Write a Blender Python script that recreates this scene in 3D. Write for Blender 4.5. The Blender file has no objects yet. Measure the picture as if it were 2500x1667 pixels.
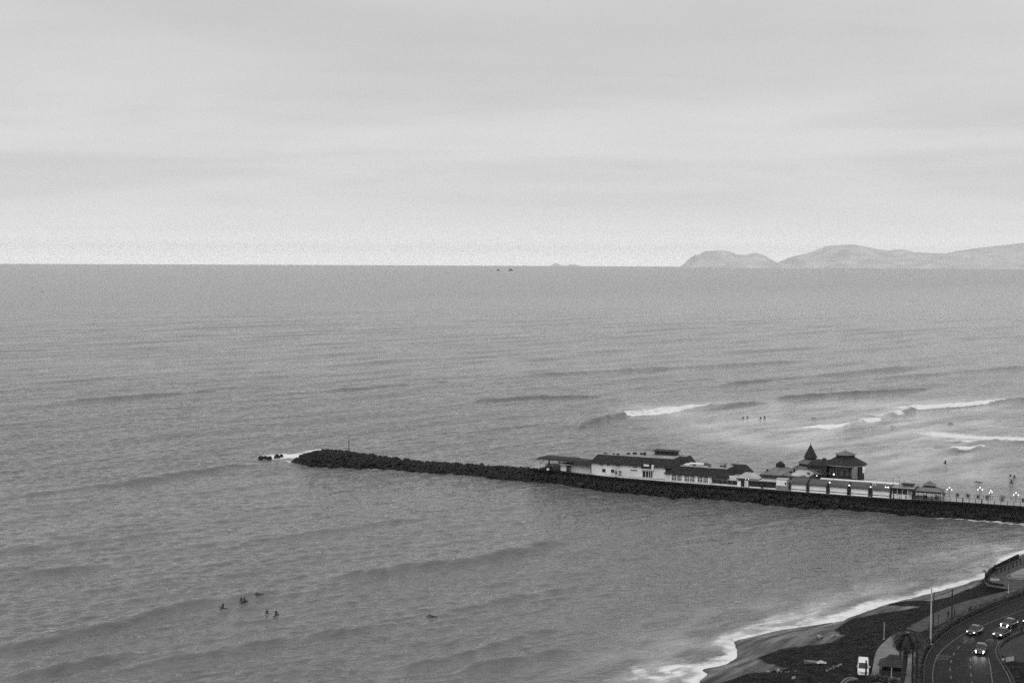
import bpy, math, random
import numpy as np
from mathutils import Matrix, Vector
from mathutils.geometry import tessellate_polygon

random.seed(7); RNG = np.random.default_rng(7)
S = bpy.context.scene
COL = S.collection

# ------------------------------------------------------------------ camera
EYE = 70.0                       # height of the cliff-top above the sea, metres
FPX = 3472.0                     # 50 mm lens on a 36 mm wide frame, in pixels of a 2500 px wide picture
PITCH, ROLL = math.radians(3.29), math.atan(0.0047)
fwd = np.array([0, math.cos(PITCH), -math.sin(PITCH)])
r0 = np.array([1.0, 0, 0]); u0 = np.cross(r0, fwd)
rgt = r0 * math.cos(ROLL) + u0 * math.sin(ROLL)
upv = -r0 * math.sin(ROLL) + u0 * math.cos(ROLL)
cam_d = bpy.data.cameras.new('camera'); cam = bpy.data.objects.new('camera', cam_d); COL.objects.link(cam)
cam_d.lens = 50; cam_d.sensor_width = 36; cam_d.clip_start = 1; cam_d.clip_end = 120000
M = Matrix(((rgt[0], upv[0], -fwd[0], 0), (rgt[1], upv[1], -fwd[1], 0), (rgt[2], upv[2], -fwd[2], EYE), (0, 0, 0, 1)))
cam.matrix_world = M
S.camera = cam

# ------------------------------------------------------------------ world: overcast dusk sky, monochrome
wd = bpy.data.worlds.new('World'); S.world = wd; wd.use_nodes = True
nt = wd.node_tree; nt.nodes.clear()
def N(t, kind, **kw):
    n = t.nodes.new(kind)
    for k, v in kw.items(): setattr(n, k, v)
    return n
SUN_EL, SUN_AZ = math.radians(48), math.radians(205)   # azimuth clockwise from +Y
out = N(nt, 'ShaderNodeOutputWorld'); bg = N(nt, 'ShaderNodeBackground')
sky = N(nt, 'ShaderNodeTexSky', sky_type='NISHITA', sun_disc=False, sun_elevation=SUN_EL, sun_rotation=SUN_AZ)
bw = N(nt, 'ShaderNodeRGBToBW'); nt.links.new(sky.outputs[0], bw.inputs[0])
tc = N(nt, 'ShaderNodeTexCoord'); sep = N(nt, 'ShaderNodeSeparateXYZ'); nt.links.new(tc.outputs['Generated'], sep.inputs[0])
ramp = N(nt, 'ShaderNodeValToRGB'); nt.links.new(sep.outputs[2], ramp.inputs[0])
SKY = [(0.0, 1.2), (0.008, 1.06), (0.02, 0.85), (0.04, 0.73), (0.1, 0.68), (0.2, 0.64), (0.5, 0.68), (1.0, 0.82)]
cr = ramp.color_ramp
while len(cr.elements) < len(SKY): cr.elements.new(0.5)
for el, (p, v) in zip(cr.elements, SKY): el.position = p; el.color = (v, v, v, 1)
def math_node(t, op, a, b=None, c=None, clamp=False):
    n = N(t, 'ShaderNodeMath', operation=op, use_clamp=clamp)
    for i, x in enumerate((a, b, c)):
        if x is None: continue
        if isinstance(x, (int, float)): n.inputs[i].default_value = x
        else: t.links.new(x, n.inputs[i])
    return n.outputs[0]
zz = math_node(nt, 'ADD', math_node(nt, 'MAXIMUM', sep.outputs[2], 0.0), 0.07)   # cloud deck seen in perspective
cx = math_node(nt, 'DIVIDE', sep.outputs[0], zz); cy = math_node(nt, 'DIVIDE', sep.outputs[1], zz)
comb = N(nt, 'ShaderNodeCombineXYZ'); nt.links.new(cx, comb.inputs[0]); nt.links.new(cy, comb.inputs[1])
def wnoise(scale, detail, off, rough=0.5, dist=0.0, sy=1.0):
    mp = N(nt, 'ShaderNodeMapping'); nt.links.new(comb.outputs[0], mp.inputs[0]); mp.inputs['Location'].default_value = off
    mp.inputs['Scale'].default_value = (1, sy, 1)
    n = N(nt, 'ShaderNodeTexNoise'); nt.links.new(mp.outputs[0], n.inputs['Vector'])
    n.inputs['Scale'].default_value = scale; n.inputs['Detail'].default_value = detail
    n.inputs['Roughness'].default_value = rough; n.inputs['Distortion'].default_value = dist
    return n.outputs[0]
n1 = wnoise(0.4, 5, (-44.3084, -41.7796, 0), 0.45, 0.5, 1.3)
n2 = wnoise(1.6, 5, (8.3, 2.2, 0), 0.55, 0.3, 1.5)
mr = N(nt, 'ShaderNodeMapRange', interpolation_type='SMOOTHSTEP'); nt.links.new(n1, mr.inputs[0])
for i, v in zip((1, 2, 3, 4), (0.38, 0.64, 1.025, 0.905)): mr.inputs[i].default_value = v
mr2 = N(nt, 'ShaderNodeMapRange'); nt.links.new(n2, mr2.inputs[0])
for i, v in zip((1, 2, 3, 4), (0.3, 0.7, 1.025, 0.975)): mr2.inputs[i].default_value = v
cl = math_node(nt, 'MULTIPLY', mr.outputs[0], mr2.outputs[0])
fade = N(nt, 'ShaderNodeMapRange'); nt.links.new(sep.outputs[2], fade.inputs[0])
for i, v in zip((1, 2, 3, 4), (0.01, 0.07, 0.0, 1.0)): fade.inputs[i].default_value = v
cl = math_node(nt, 'ADD', 1.0, math_node(nt, 'MULTIPLY', math_node(nt, 'SUBTRACT', cl, 1.0), fade.outputs[0]))
lum = math_node(nt, 'MULTIPLY', ramp.outputs[0], cl)
lum = math_node(nt, 'ADD', math_node(nt, 'MULTIPLY', lum, 0.97), math_node(nt, 'MULTIPLY', bw.outputs[0], 0.004))
nt.links.new(lum, bg.inputs[0]); bg.inputs[1].default_value = 1.0
nt.links.new(bg.outputs[0], out.inputs[0])

sd = bpy.data.lights.new('sun', 'SUN'); so = bpy.data.objects.new('sun', sd); COL.objects.link(so)
sd.energy = 1.2; sd.angle = math.radians(35); sd.color = (1, 1, 1)
sdir = Vector((math.sin(SUN_AZ) * math.cos(SUN_EL), math.cos(SUN_AZ) * math.cos(SUN_EL), math.sin(SUN_EL)))
so.rotation_euler = (-sdir).to_track_quat('-Z', 'Y').to_euler()

vs = S.view_settings; vs.view_transform = 'Standard'; vs.look = 'None'; vs.exposure = 0.0; vs.gamma = 1.0; vs.use_curve_mapping = False
S.cycles.max_bounces = 5; S.cycles.diffuse_bounces = 2; S.cycles.glossy_bounces = 3; S.cycles.volume_bounces = 2
S.cycles.use_denoising = False
S.cycles.use_adaptive_sampling = True; S.cycles.adaptive_threshold = 0.04; S.cycles.adaptive_min_samples = 44
S.cycles.sample_clamp_indirect = 1; S.cycles.sample_clamp_direct = 4

# ------------------------------------------------------------------ survey helpers
def G(u, v, z=0.0):
    """where the sight line through photo pixel (u, v) meets the level z"""
    d = fwd * FPX + rgt * (u - 1250) + upv * (833.5 - v); k = (z - EYE) / d[2]
    return np.array([d[0] * k, d[1] * k])
def PZ(u, v, D):
    d = fwd * FPX + rgt * (u - 1250) + upv * (833.5 - v); k = D / d[1]
    return d[0] * k, EYE + d[2] * k
def interp_pl(pts, n):
    pts = np.array(pts, float); seg = np.r_[0, np.cumsum(np.linalg.norm(np.diff(pts, axis=0), axis=1))]
    t = np.linspace(0, seg[-1], n)
    return np.stack([np.interp(t, seg, pts[:, i]) for i in range(pts.shape[1])], 1)
def smooth_pl(pts, n, it=6):
    p = interp_pl(pts, n)
    for _ in range(it): p[1:-1] = 0.25 * p[:-2] + 0.5 * p[1:-1] + 0.25 * p[2:]
    return p
SHORE_PX = [(1700,1667),(1727,1645),(1712,1636),(1785,1620),(1808,1600),(1800,1575),(1810,1560),(1890,1540),(1960,1529),(2060,1515),(2120,1488),(2180,1470),(2240,1456),(2300,1440),(2400,1412),(2440,1385),(2500,1352)]
SHORE = [np.array(p) for p in ((-60, 60), (-20, 140), (6, 190), (22, 218))] + [G(*p) for p in SHORE_PX] + [np.array(p) for p in ((139, 352), (160, 372), (200, 410), (300, 520), (420, 700))]
SHORE = np.array(SHORE)
LAND = np.vstack([SHORE, [(900, 700), (900, -200), (-60, -200)]])
def seg_dist(P, pl):
    d = np.full(len(P), 1e9)
    for a, b in zip(pl[:-1], pl[1:]):
        ab = b - a; t = np.clip(((P - a) @ ab) / (ab @ ab), 0, 1)
        q = a + t[:, None] * ab; d = np.minimum(d, np.hypot(*(P - q).T))
    return d
def inside(P, poly):
    c = np.zeros(len(P), bool); n = len(poly)
    for i in range(n):
        x1, y1 = poly[i]; x2, y2 = poly[(i + 1) % n]
        if y1 == y2: continue
        m = ((y1 > P[:, 1]) != (y2 > P[:, 1])) & (P[:, 0] < (x2 - x1) * (P[:, 1] - y1) / (y2 - y1) + x1)
        c ^= m
    return c
def shore_d(P):
    d = seg_dist(P, SHORE); return np.where(inside(P, LAND), d, -d)
NT = np.random.default_rng(11).random((256, 256))
def vnoise(x, y, seed=0):
    x, y = np.broadcast_arrays(x, y); fi, fj = np.floor(x), np.floor(y); f, g = x - fi, y - fj
    i = (fi.astype(np.int64) + seed * 37) & 255; j = (fj.astype(np.int64) + seed * 91) & 255; i1, j1 = (i + 1) & 255, (j + 1) & 255
    f = f * f * (3 - 2 * f); g = g * g * (3 - 2 * g)
    return (NT[i, j] * (1 - f) + NT[i1, j] * f) * (1 - g) + (NT[i, j1] * (1 - f) + NT[i1, j1] * f) * g
def fbm(x, y, o=4, seed=0):
    r = 0; a = 0.5
    for k in range(o): r = r + a * vnoise(x * 2 ** k, y * 2 ** k, seed + k); a *= 0.5
    return r
TOP = 3.5
def land_z(P):
    d = shore_d(P)
    z = np.where(d < 0, np.maximum(0.13 * d, -3.0), TOP * np.clip(d / 19.5, 0, 1))
    w = np.clip((19 - d) / 4, 0, 1) * np.clip(d / 3, 0, 1)
    return z + w * 0.16 * (fbm(P[:, 0] * .3, P[:, 1] * .3, 3, 5) - .45), d
def GT(u, v):
    z = 2.0
    for _ in range(8):
        p = G(u, v, z); z = max(0.0, float(land_z(np.array([p]))[0][0]))
    return np.array([p[0], p[1], z])

# ------------------------------------------------------------------ mesh + object helpers
class MB:
    def __init__(s): s.v = []; s.f = []
    def add(s, v, f):
        o = len(s.v); s.v += [tuple(map(float, p)) for p in v]; s.f += [tuple(i + o for i in q) for q in f]; return s
    def box(s, x0, y0, z0, x1, y1, z1):
        return s.add([(x0,y0,z0),(x1,y0,z0),(x1,y1,z0),(x0,y1,z0),(x0,y0,z1),(x1,y0,z1),(x1,y1,z1),(x0,y1,z1)],
                     [(0,3,2,1),(4,5,6,7),(0,1,5,4),(1,2,6,5),(2,3,7,6),(3,0,4,7)])
    def frust(s, p0, z0, p1, z1, caps=True):
        n = len(p0); v = [(x, y, z0) for x, y in p0] + [(x, y, z1) for x, y in p1]
        f = [(i, (i + 1) % n, n + (i + 1) % n, n + i) for i in range(n)]
        if caps: f += [tuple(range(n - 1, -1, -1)), tuple(range(n, 2 * n))]
        return s.add(v, f)
    def prism(s, p, z0, z1): return s.frust(p, z0, p, z1)
    def cone(s, p, z0, apex):
        n = len(p); return s.add([(x, y, z0) for x, y in p] + [apex], [(i, (i + 1) % n, n) for i in range(n)] + [tuple(range(n - 1, -1, -1))])
    def tube(s, pts, rad, n=6):
        pts = [Vector(p) for p in pts]; rad = [rad] * len(pts) if isinstance(rad, (int, float)) else rad
        v = []; f = []
        for i, p in enumerate(pts):
            t = (pts[min(i + 1, len(pts) - 1)] - pts[max(i - 1, 0)]).normalized()
            a = t.orthogonal().normalized() if abs(t.z) < .95 else (Vector((1, 0, 0)) - t * t.x).normalized()
            b = t.cross(a)
            for k in range(n):
                an = 2 * math.pi * k / n; v.append(p + (a * math.cos(an) + b * math.sin(an)) * rad[i])
        for i in range(len(pts) - 1):
            for k in range(n): f.append((i*n+k, i*n+(k+1)%n, (i+1)*n+(k+1)%n, (i+1)*n+k))
        f += [tuple(range(n - 1, -1, -1)), tuple(range((len(pts)-1)*n, len(pts)*n))]
        return s.add(v, f)
    def ball(s, c, r, nu=10, nv=6, sc=(1, 1, 1)):
        v = [(c[0], c[1], c[2] - r * sc[2])]
        for j in range(1, nv):
            ph = -math.pi / 2 + math.pi * j / nv
            for i in range(nu):
                th = 2 * math.pi * i / nu
                v.append((c[0] + r*sc[0]*math.cos(ph)*math.cos(th), c[1] + r*sc[1]*math.cos(ph)*math.sin(th), c[2] + r*sc[2]*math.sin(ph)))
        v.append((c[0], c[1], c[2] + r * sc[2])); f = []
        for i in range(nu):
            f.append((0, 1 + (i + 1) % nu, 1 + i)); f.append((len(v) - 1, 1 + (nv-2)*nu + i, 1 + (nv-2)*nu + (i+1) % nu))
            for j in range(nv - 2): f.append((1+j*nu+i, 1+j*nu+(i+1)%nu, 1+(j+1)*nu+(i+1)%nu, 1+(j+1)*nu+i))
        return s.add(v, f)
    def loft(s, rings, caps=True):
        n = len(rings[0]); v = [p for r in rings for p in r]; f = []
        for i in range(len(rings) - 1):
            for k in range(n): f.append((i*n+k, i*n+(k+1)%n, (i+1)*n+(k+1)%n, (i+1)*n+k))
        if caps: f += [tuple(range(n - 1, -1, -1)), tuple(range((len(rings)-1)*n, len(rings)*n))]
        return s.add(v, f)
    def sheet(s, poly, z):
        tri = tessellate_polygon([[Vector((x, y, 0)) for x, y in poly]]); v = [(x, y, z) for x, y in poly]; f = []
        for a, b, c in tri:
            A, B, C = poly[a], poly[b], poly[c]
            cr_ = (B[0]-A[0])*(C[1]-A[1]) - (B[1]-A[1])*(C[0]-A[0]); f.append((a, b, c) if cr_ > 0 else (a, c, b))
        return s.add(v, f)
    def strip(s, pl, w0, w1, z):
        """flat ribbon along a ground polyline, from offset w0 to w1 to its left"""
        pl = np.array(pl, float)[:, :2]; t = np.gradient(pl, axis=0); t /= np.linalg.norm(t, axis=1)[:, None]; nn = np.stack([-t[:, 1], t[:, 0]], 1)
        a = pl + nn * w0; b = pl + nn * w1; k = len(pl)
        return s.add([(p[0], p[1], z) for p in a] + [(p[0], p[1], z) for p in b], [(i, i + 1, k + i + 1, k + i) for i in range(k - 1)])
    def ribbon(s, pl, w0, w1, z0, z1):
        pl = np.array(pl, float)[:, :2]; t = np.gradient(pl, axis=0); t /= np.linalg.norm(t, axis=1)[:, None]; nn = np.stack([-t[:, 1], t[:, 0]], 1)
        a = pl + nn * w0; b = pl + nn * w1
        return s.loft([[(a[i][0], a[i][1], z0), (b[i][0], b[i][1], z0), (b[i][0], b[i][1], z1), (a[i][0], a[i][1], z1)] for i in range(len(pl))])
    def mesh(s, name, smooth=False):
        m = bpy.data.meshes.new(name); m.from_pydata(s.v, [], s.f); m.update()
        if smooth: m.polygons.foreach_set('use_smooth', [True] * len(m.polygons))
        return m
def obj(name, mb, mat, parent=None, smooth=False, loc=None, rz=None):
    me = mb.mesh(name, smooth) if isinstance(mb, MB) else mb
    if mat is not None and not me.materials: me.materials.append(mat)
    o = bpy.data.objects.new(name, me); COL.objects.link(o)
    if parent is not None: o.parent = parent
    if loc is not None: o.location = loc
    if rz is not None: o.rotation_euler = (0, 0, rz)
    return o
def tag(o, label, cat, group=None):
    o['label'] = label; o['category'] = cat
    if group: o['group'] = group
    return o
def thing(name, label, cat, loc=(0, 0, 0), rz=0, group=None):
    o = bpy.data.objects.new(name, None); COL.objects.link(o); o.location = loc; o.rotation_euler = (0, 0, rz)
    o.empty_display_size = 0.2
    return tag(o, label, cat, group)
def struct(o, kind='structure'): o['kind'] = kind; return o
def copy_tree(o, parent=None):
    c = o.copy(); COL.objects.link(c); c.parent = parent
    for ch in list(o.children): copy_tree(ch, c)
    return c

# ------------------------------------------------------------------ materials (monochrome film: every colour is a grey)
def mat(name, v, rough=0.8, var=0.25, scale=1.0, bump=0.0, spec=0.5, metal=0.0, detail=5, stretch=(1, 1, 1), bscale=None, coat=0):
    m = bpy.data.materials.new(name); m.use_nodes = True; t = m.node_tree; b = t.nodes['Principled BSDF']
    b.inputs['Base Color'].default_value = (v, v, v, 1); b.inputs['Roughness'].default_value = rough
    b.inputs['Specular IOR Level'].default_value = spec; b.inputs['Metallic'].default_value = metal; b.inputs['Coat Weight'].default_value = coat
    if var or bump:
        g = N(t, 'ShaderNodeNewGeometry'); mp = N(t, 'ShaderNodeMapping'); t.links.new(g.outputs['Position'], mp.inputs[0]); mp.inputs['Scale'].default_value = stretch
        n = N(t, 'ShaderNodeTexNoise'); t.links.new(mp.outputs[0], n.inputs['Vector']); n.inputs['Scale'].default_value = scale; n.inputs['Detail'].default_value = detail
        r = N(t, 'ShaderNodeMapRange'); t.links.new(n.outputs[0], r.inputs[0])
        for i, x in zip((1, 2, 3, 4), (0.25, 0.75, v * (1 - var), v * (1 + var))): r.inputs[i].default_value = x
        if var: t.links.new(r.outputs[0], b.inputs['Base Color'])
        if bump:
            n2_ = n
            if bscale:
                n2_ = N(t, 'ShaderNodeTexNoise'); t.links.new(mp.outputs[0], n2_.inputs['Vector']); n2_.inputs['Scale'].default_value = bscale; n2_.inputs['Detail'].default_value = 4
            bp = N(t, 'ShaderNodeBump'); bp.inputs['Distance'].default_value = bump; t.links.new(n2_.outputs[0], bp.inputs['Height']); t.links.new(bp.outputs[0], b.inputs['Normal'])
    return m
def emit(name, v, s):
    m = bpy.data.materials.new(name); m.use_nodes = True; b = m.node_tree.nodes['Principled BSDF']
    b.inputs['Base Color'].default_value = (v, v, v, 1); b.inputs['Emission Color'].default_value = (1, 1, 1, 1); b.inputs['Emission Strength'].default_value = s
    return m
K = dict(
    rock=mat('dark_wet_boulders', 0.011, 0.75, 0.5, 0.7, 0.15, 0.25, bscale=1.5),
    seawall=mat('dark_stone_wall', 0.012, 0.85, 0.4, 0.5, 0.12, 0.2, bscale=1.2),
    deckp=mat('pale_pier_paving', 0.33, 0.85, 0.2, 0.25, 0.01),
    white=mat('white_plaster', 0.64, 0.8, 0.3, 0.35, 0.01, stretch=(1, 1, .35)),
    white2=mat('white_painted_panel', 0.8, 0.6, 0.1, 0.6),
    roofd=mat('dark_shingle_roof', 0.021, 0.8, 0.4, 0.8, 0.05, 0.3, stretch=(1, 1, 3)),
    roofg=mat('grey_roof_felt', 0.26, 0.9, 0.35, 0.25, 0.02),
    roofn=mat('dull_pale_roof', 0.15, 0.9, 0.35, 0.5, 0.02, 0.2),
    roofm=mat('weathered_grey_roof', 0.1, 0.9, 0.4, 0.4, 0.03),
    roofl=mat('pale_sheet_roof', 0.36, 0.7, 0.3, 0.3, 0.01),
    dkwood=mat('dark_timber', 0.02, 0.7, 0.4, 1.2, 0.02),
    midwall=mat('grey_painted_timber', 0.2, 0.8, 0.3, 0.6, 0.01),
    awn=mat('dark_awning_canvas', 0.07, 0.85, 0.25, 0.5, 0.02),
    glass=mat('dark_window_glass', 0.02, 0.12, 0, spec=0.5),
    metal=mat('dark_metal', 0.03, 0.5, 0.2, 2.0, metal=0.2),
    pmetal=mat('pale_galvanised_metal', 0.4, 0.5, 0.2, 2.0),
    globe=emit('lit_globe', 0.9, 2.2),
    bulb=emit('lit_bulb', 0.9, 2.0),
    plant=mat('dark_foliage', 0.02, 0.7, 0.5, 1.0),
    palm=mat('palm_frond', 0.013, 0.6, 0.4, 1.0),
    trunk=mat('palm_trunk', 0.02, 0.9, 0.3, 2.0, 0.03, stretch=(1, 1, 4)),
    thatch=mat('dark_thatch', 0.028, 0.95, 0.5, 2.0, 0.06, stretch=(1, 1, 3)),
    asphalt=mat('asphalt', 0.011, 0.65, 0.4, 0.5, 0.006, 0.1),
    paint=mat('worn_road_paint', 0.1, 0.7, 0.7, 3.0),
    kerbm=mat('kerb_concrete', 0.025, 0.85, 0.3, 1.0),
    pave=mat('path_paving', 0.15, 0.85, 0.28, 0.5, 0.01),
    prom=mat('promenade_paving', 0.042, 0.85, 0.75, 0.8, 0.01),
    verge=mat('dark_verge_soil', 0.02, 0.95, 0.5, 0.5, 0.08),
    carp=mat('dark_car_paint', 0.02, 0.3, 0, spec=0.5, coat=0.6),
    carg=mat('grey_car_paint', 0.05, 0.3, 0, spec=0.5, coat=0.6),
    vanp=mat('white_van_paint', 0.72, 0.3, 0, spec=0.5, coat=0.4),
    rubber=mat('tyre_rubber', 0.02, 0.9, 0),
    chrome=mat('grey_trim', 0.25, 0.35, 0, metal=0.6),
    head=emit('lit_headlight', 0.9, 14.0),
    wetsuit=mat('black_wetsuit', 0.016, 0.6, 0),
    cloth=mat('dark_clothes', 0.025, 0.9, 0.3, 4),
    cloth2=mat('grey_clothes', 0.06, 0.9, 0.3, 4),
    board=mat('dark_surfboard', 0.03, 0.4, 0.2, 2),
    boardl=mat('pale_surfboard', 0.3, 0.4, 0.2, 2),
    boat=mat('pale_boat_paint', 0.16, 0.7, 0.3, 1.5),
    pebble=mat('pale_stones', 0.22, 0.9, 0.4, 2),
    rockfar=mat('far_sea_rock', 0.03, 0.9, 0.4, 0.05),
)

# ------------------------------------------------------------------ sea
CREST = math.radians(49)                                  # crests run parallel to the shore
ct, cs_ = np.array([math.cos(CREST), math.sin(CREST)]), np.array([-math.sin(CREST), math.cos(CREST)])
def ST(P): return P @ cs_, P @ ct
SWELLS = [  # photo points along a crest, height m, width m, end taper m
    ([(-60,1226),(0,1217),(160,1199),(319,1180),(480,1155),(660,1126)], .75, 7.0, 20),
    ([(-60,1600),(0,1584),(140,1557),(276,1531),(446,1483),(640,1451),(720,1440)], .75, 5.5, 14),
    ([(-40,1408),(80,1398),(190,1388),(300,1375)], .5, 5, 12),
    ([(-40,1352),(120,1334),(351,1308),(470,1292)], .45, 5, 14),
    ([(780,1420),(903,1403),(1050,1385),(1190,1366),(1300,1343),(1400,1312)], .7, 6, 14),
    ([(930,1640),(1020,1622),(1190,1584),(1318,1547),(1370,1530)], .5, 4.0, 8),
    ([(1080,1650),(1116,1640),(1230,1618),(1329,1595),(1420,1575)], .5, 3.6, 8),
    ([(300,1640),(500,1600),(700,1565),(900,1535),(1000,1520)], .45, 4.5, 12),
    ([(-40,1660),(100,1640),(260,1612),(400,1590)], .5, 4.5, 10),
    ([(560,1330),(720,1308),(900,1282),(1050,1262)], .3, 5, 12),
    ([(1050,1500),(1200,1472),(1350,1445),(1480,1420)], .3, 4, 10),
    ([(1400,1048),(1480,1025),(1545,1012),(1620,1006),(1679,1001),(1740,996),(1800,992),(1900,985)], 1.5, 6, 14),
    ([(1870,977),(1957,968),(2044,961.5),(2174,955),(2300,945)], .95, 5, 20),
    ([(1950,1047),(2076,1042),(2109,1032),(2152,1028),(2185,1013),(2234,999),(2325,993),(2378,989),(2456,981),(2540,974)], 1.3, 5, 12),
    ([(2250,1100),(2340,1090),(2446,1081),(2520,1078)], 1.1, 5, 10),
    ([(2270,1120),(2310,1108),(2340,1102),(2406,1098),(2440,1092)], 1.1, 4.5, 8),
    ([(1830,1074),(1880,1068),(1935,1063),(1980,1058)], .9, 5, 8),
    ([(1130,984),(1180,978),(1300,973),(1424,969),(1500,964)], 1.0, 7, 20),
    ([(1740,944),(1807,936),(1950,922),(2083,909),(2250,893)], .95, 7, 30),
    ([(780,958),(829,952),(950,943),(1063,935),(1150,930)], .9, 10, 25),
    ([(1250,920),(1500,905),(1750,893),(2000,878)], .9, 11, 40),
    ([(2100,930),(2300,912),(2540,893)], 1.2, 9, 30),
    ([(100,985),(350,968),(600,950)], .8, 10, 30),
    ([(1100,1060),(1250,1045),(1400,1030)], .6, 7, 14),
]
def make_sea():
    az_in = np.radians(np.linspace(-23.5, 23.5, 800)); az_out = np.radians(np.r_[np.linspace(-180, -25, 44)])
    az = np.r_[az_out, az_in, -az_out[::-1][:-1]]; az = np.r_[az, np.pi]      # closed circle; last column meets the first
    dep = np.radians(np.r_[np.linspace(17.2, 8.6, 330), np.linspace(8.59, 4.6, 400), np.linspace(4.58, 0.36, 210)]); r = EYE / np.tan(dep)
    r = np.r_[[60, 120, 180], r, [12500, 14500, 17000, 20000, 23000, 26000, 29000, 31000, 33000, 36000]]
    AZ, R = np.meshgrid(az, r); X = (R * np.sin(AZ)).ravel(); Y = (R * np.cos(AZ)).ravel(); R = R.ravel()
    P = np.stack([X, Y], 1); z = -R ** 2 / (2 * 7.43e6)
    dr = np.gradient(r); DR = np.repeat(dr, len(az))
    near = (R < 9000) & (np.abs(np.arctan2(X, Y)) < 0.44) & (R > 200)
    idx = np.where(near)[0]; Pn = P[idx]; s, t = ST(Pn); drn = DR[idx]; rn = R[idx]
    h = np.zeros(len(idx)); foam = np.zeros(len(idx)); milk = np.zeros(len(idx))
    # open swell and wind sea
    rg = np.random.default_rng(3); warp = 14 * fbm(t / 160, s / 200, 3, 2) + 6 * fbm(t / 40, s / 60, 2, 9)
    d_sh = np.full(len(idx), -200.0); m = rn < 700; d_sh[m] = shore_d(Pn[m]); calm = np.clip((-d_sh) / 60, 0.12, 1) ** .5
    sz_ = np.array([G(*p) for p in ((1500,960),(2560,940),(2560,1240),(2000,1220),(1640,1100))]); calm = np.where(inside(Pn, sz_), calm * .55, calm)
    for lam, amp, ang in ((58, .1, 0), (41, .1, 4), (31, .08, -6), (22, .065, 8), (16, .042, -10), (12, .038, 12), (9, .042, -16), (7, .05, 8), (5.5, .058, 24), (4.3, .062, -31), (3.4, .056, 13), (2.7, .04, -18)):
        a = math.radians(ang); ph = rg.uniform(0, 6.28); k = 2 * math.pi / lam
        q = (s * math.cos(a) + t * math.sin(a) + warp * min(1, lam / 40) + 1.5 * lam * fbm(t / (lam * 2.7) - ph, s / (lam * 1.9) + ph, 2, int(lam * 3) + 40)) * k + ph
        grp = 0.35 + 1.3 * fbm(t / (lam * 2.6) + ph, s / (lam * 2.4) + lam, 2, int(lam * 7))
        w = np.clip(lam / (2.2 * drn) - 0.6, 0, 1)
        wv = np.sin(q); h += amp * 1.5 * (1 + 2.4 * np.clip((rn - 450) / 1300, 0, 1) * (lam > 15)) * grp * w * (wv + 0.25 * np.cos(2 * q)) 
    h *= calm
    for pts, amp, wid, tap in SWELLS:
        g = np.array([G(*p) for p in pts]); ss, tt = ST(g); o = np.argsort(tt); ss, tt = ss[o], tt[o]
        sc = np.interp(t, tt, ss); env = np.clip((t - tt[0]) / tap, 0, 1) * np.clip((tt[-1] - t) / tap, 0, 1)
        yv = np.mean([p[1] for p in pts]); wid = wid * (.33 if yv < 1110 else .46); amp = amp * (.55 if yv < 1110 else .72)
        env = env * env * (3 - 2 * env); u = s - sc + 3 * (fbm(t / 9, s * 0, 2, int(pts[0][1])) - .45)
        prof = np.where(u > 0, np.exp(-(u / (wid * 1.7)) ** 2), np.exp(-(u / (wid * .62)) ** 2))
        h += 2.3 * amp * env * prof * (0.55 + 0.9 * fbm(t / 12, s / 20, 3, 4)) + .22 * amp * env * prof * np.sin((s + 2.2 * fbm(t / 5, s / 5, 2, 3)) * 1.9 + 3 * fbm(t / 4, s / 9, 2, 8)) * np.clip(2.2 / drn, 0, 1)
    # breaking foam: (photo crest points, reach behind the crest m at both ends, strength)
    def breaker(pts, w0, w1, st, lead=1.5):
        g = np.array([G(*p) for p in pts]); ss, tt = ST(g); o = np.argsort(tt); ss, tt = ss[o], tt[o]
        sc = np.interp(t, tt, ss); k = np.clip((t - tt[0]) / (tt[-1] - tt[0]), 0, 1); on = np.clip((t - tt[0] + 2) / 3, 0, 1) * np.clip((tt[-1] - t + 2) / 3, 0, 1)
        u = s - sc + 2.5 * (fbm(t / 11, s / 16, 2, int(pts[0][0])) - .45); wd_ = 1.5 * (w0 * (1 - k) + w1 * k)
        f = np.clip((u + lead) / 1.6, 0, 1) * np.where(u < wd_ * .3, 1, np.clip(1 - (u - wd_ * .3) / (wd_ * 1.1), 0, 1) ** 1.3)
        f = f * (.8 + .5 * np.exp(-((u - .6) / 2.2) ** 2)); return st * on * f, on * np.where(u < 0, np.exp(-(u / 1.2) ** 2), np.exp(-(u / (wd_ * .5)) ** 2))
    for pts, w0, w1, st in (
        ([(1545,1017),(1600,1014),(1640,1008),(1679,1002),(1736,997)], 15, 9, .95),
        ([(2225,1001),(2280,997),(2325.6,994),(2378,990),(2456,981)], 16, 10, .93),
        ([(2161,1016),(2185,1014),(2208,1010)], 12, 10, .85),
        ([(2109,1033),(2130,1031),(2152,1029)], 12, 9, .85),
        ([(1965,1046),(2020,1046),(2076,1042)], 10, 6, .85),
        ([(2312,1103),(2360,1101),(2406,1098)], 10, 5, .88),
        ([(2385,1083),(2446,1081),(2520,1078)], 22, 14, .85)):
        f, hh = breaker(pts, w0, w1, st); foam = np.maximum(foam, f); h += .45 * hh * (0.7 + .6 * vnoise(s * .5, t * .5, 3))
    # spent foam in the surf zone beyond the pier
    e_ = [G(*p) for p in ((1440,985),(1700,975),(2180,970),(2560,960),(2560,1200),(2120,1180),(1900,1120),(1640,1080))]
    zone = inside(Pn, np.array(e_)); ze = np.clip(seg_dist(Pn, np.array(e_ + [e_[0]])) / 30, 0, 1) * zone
    streak = fbm(t / 30, s / 7, 4, 11); milk = np.maximum(milk, ze * np.clip(.55 + (streak - .45) * 2.2, 0, 1)); foam = np.maximum(foam, ze * np.clip((streak - .5) * 2.0, 0, .4))
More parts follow.
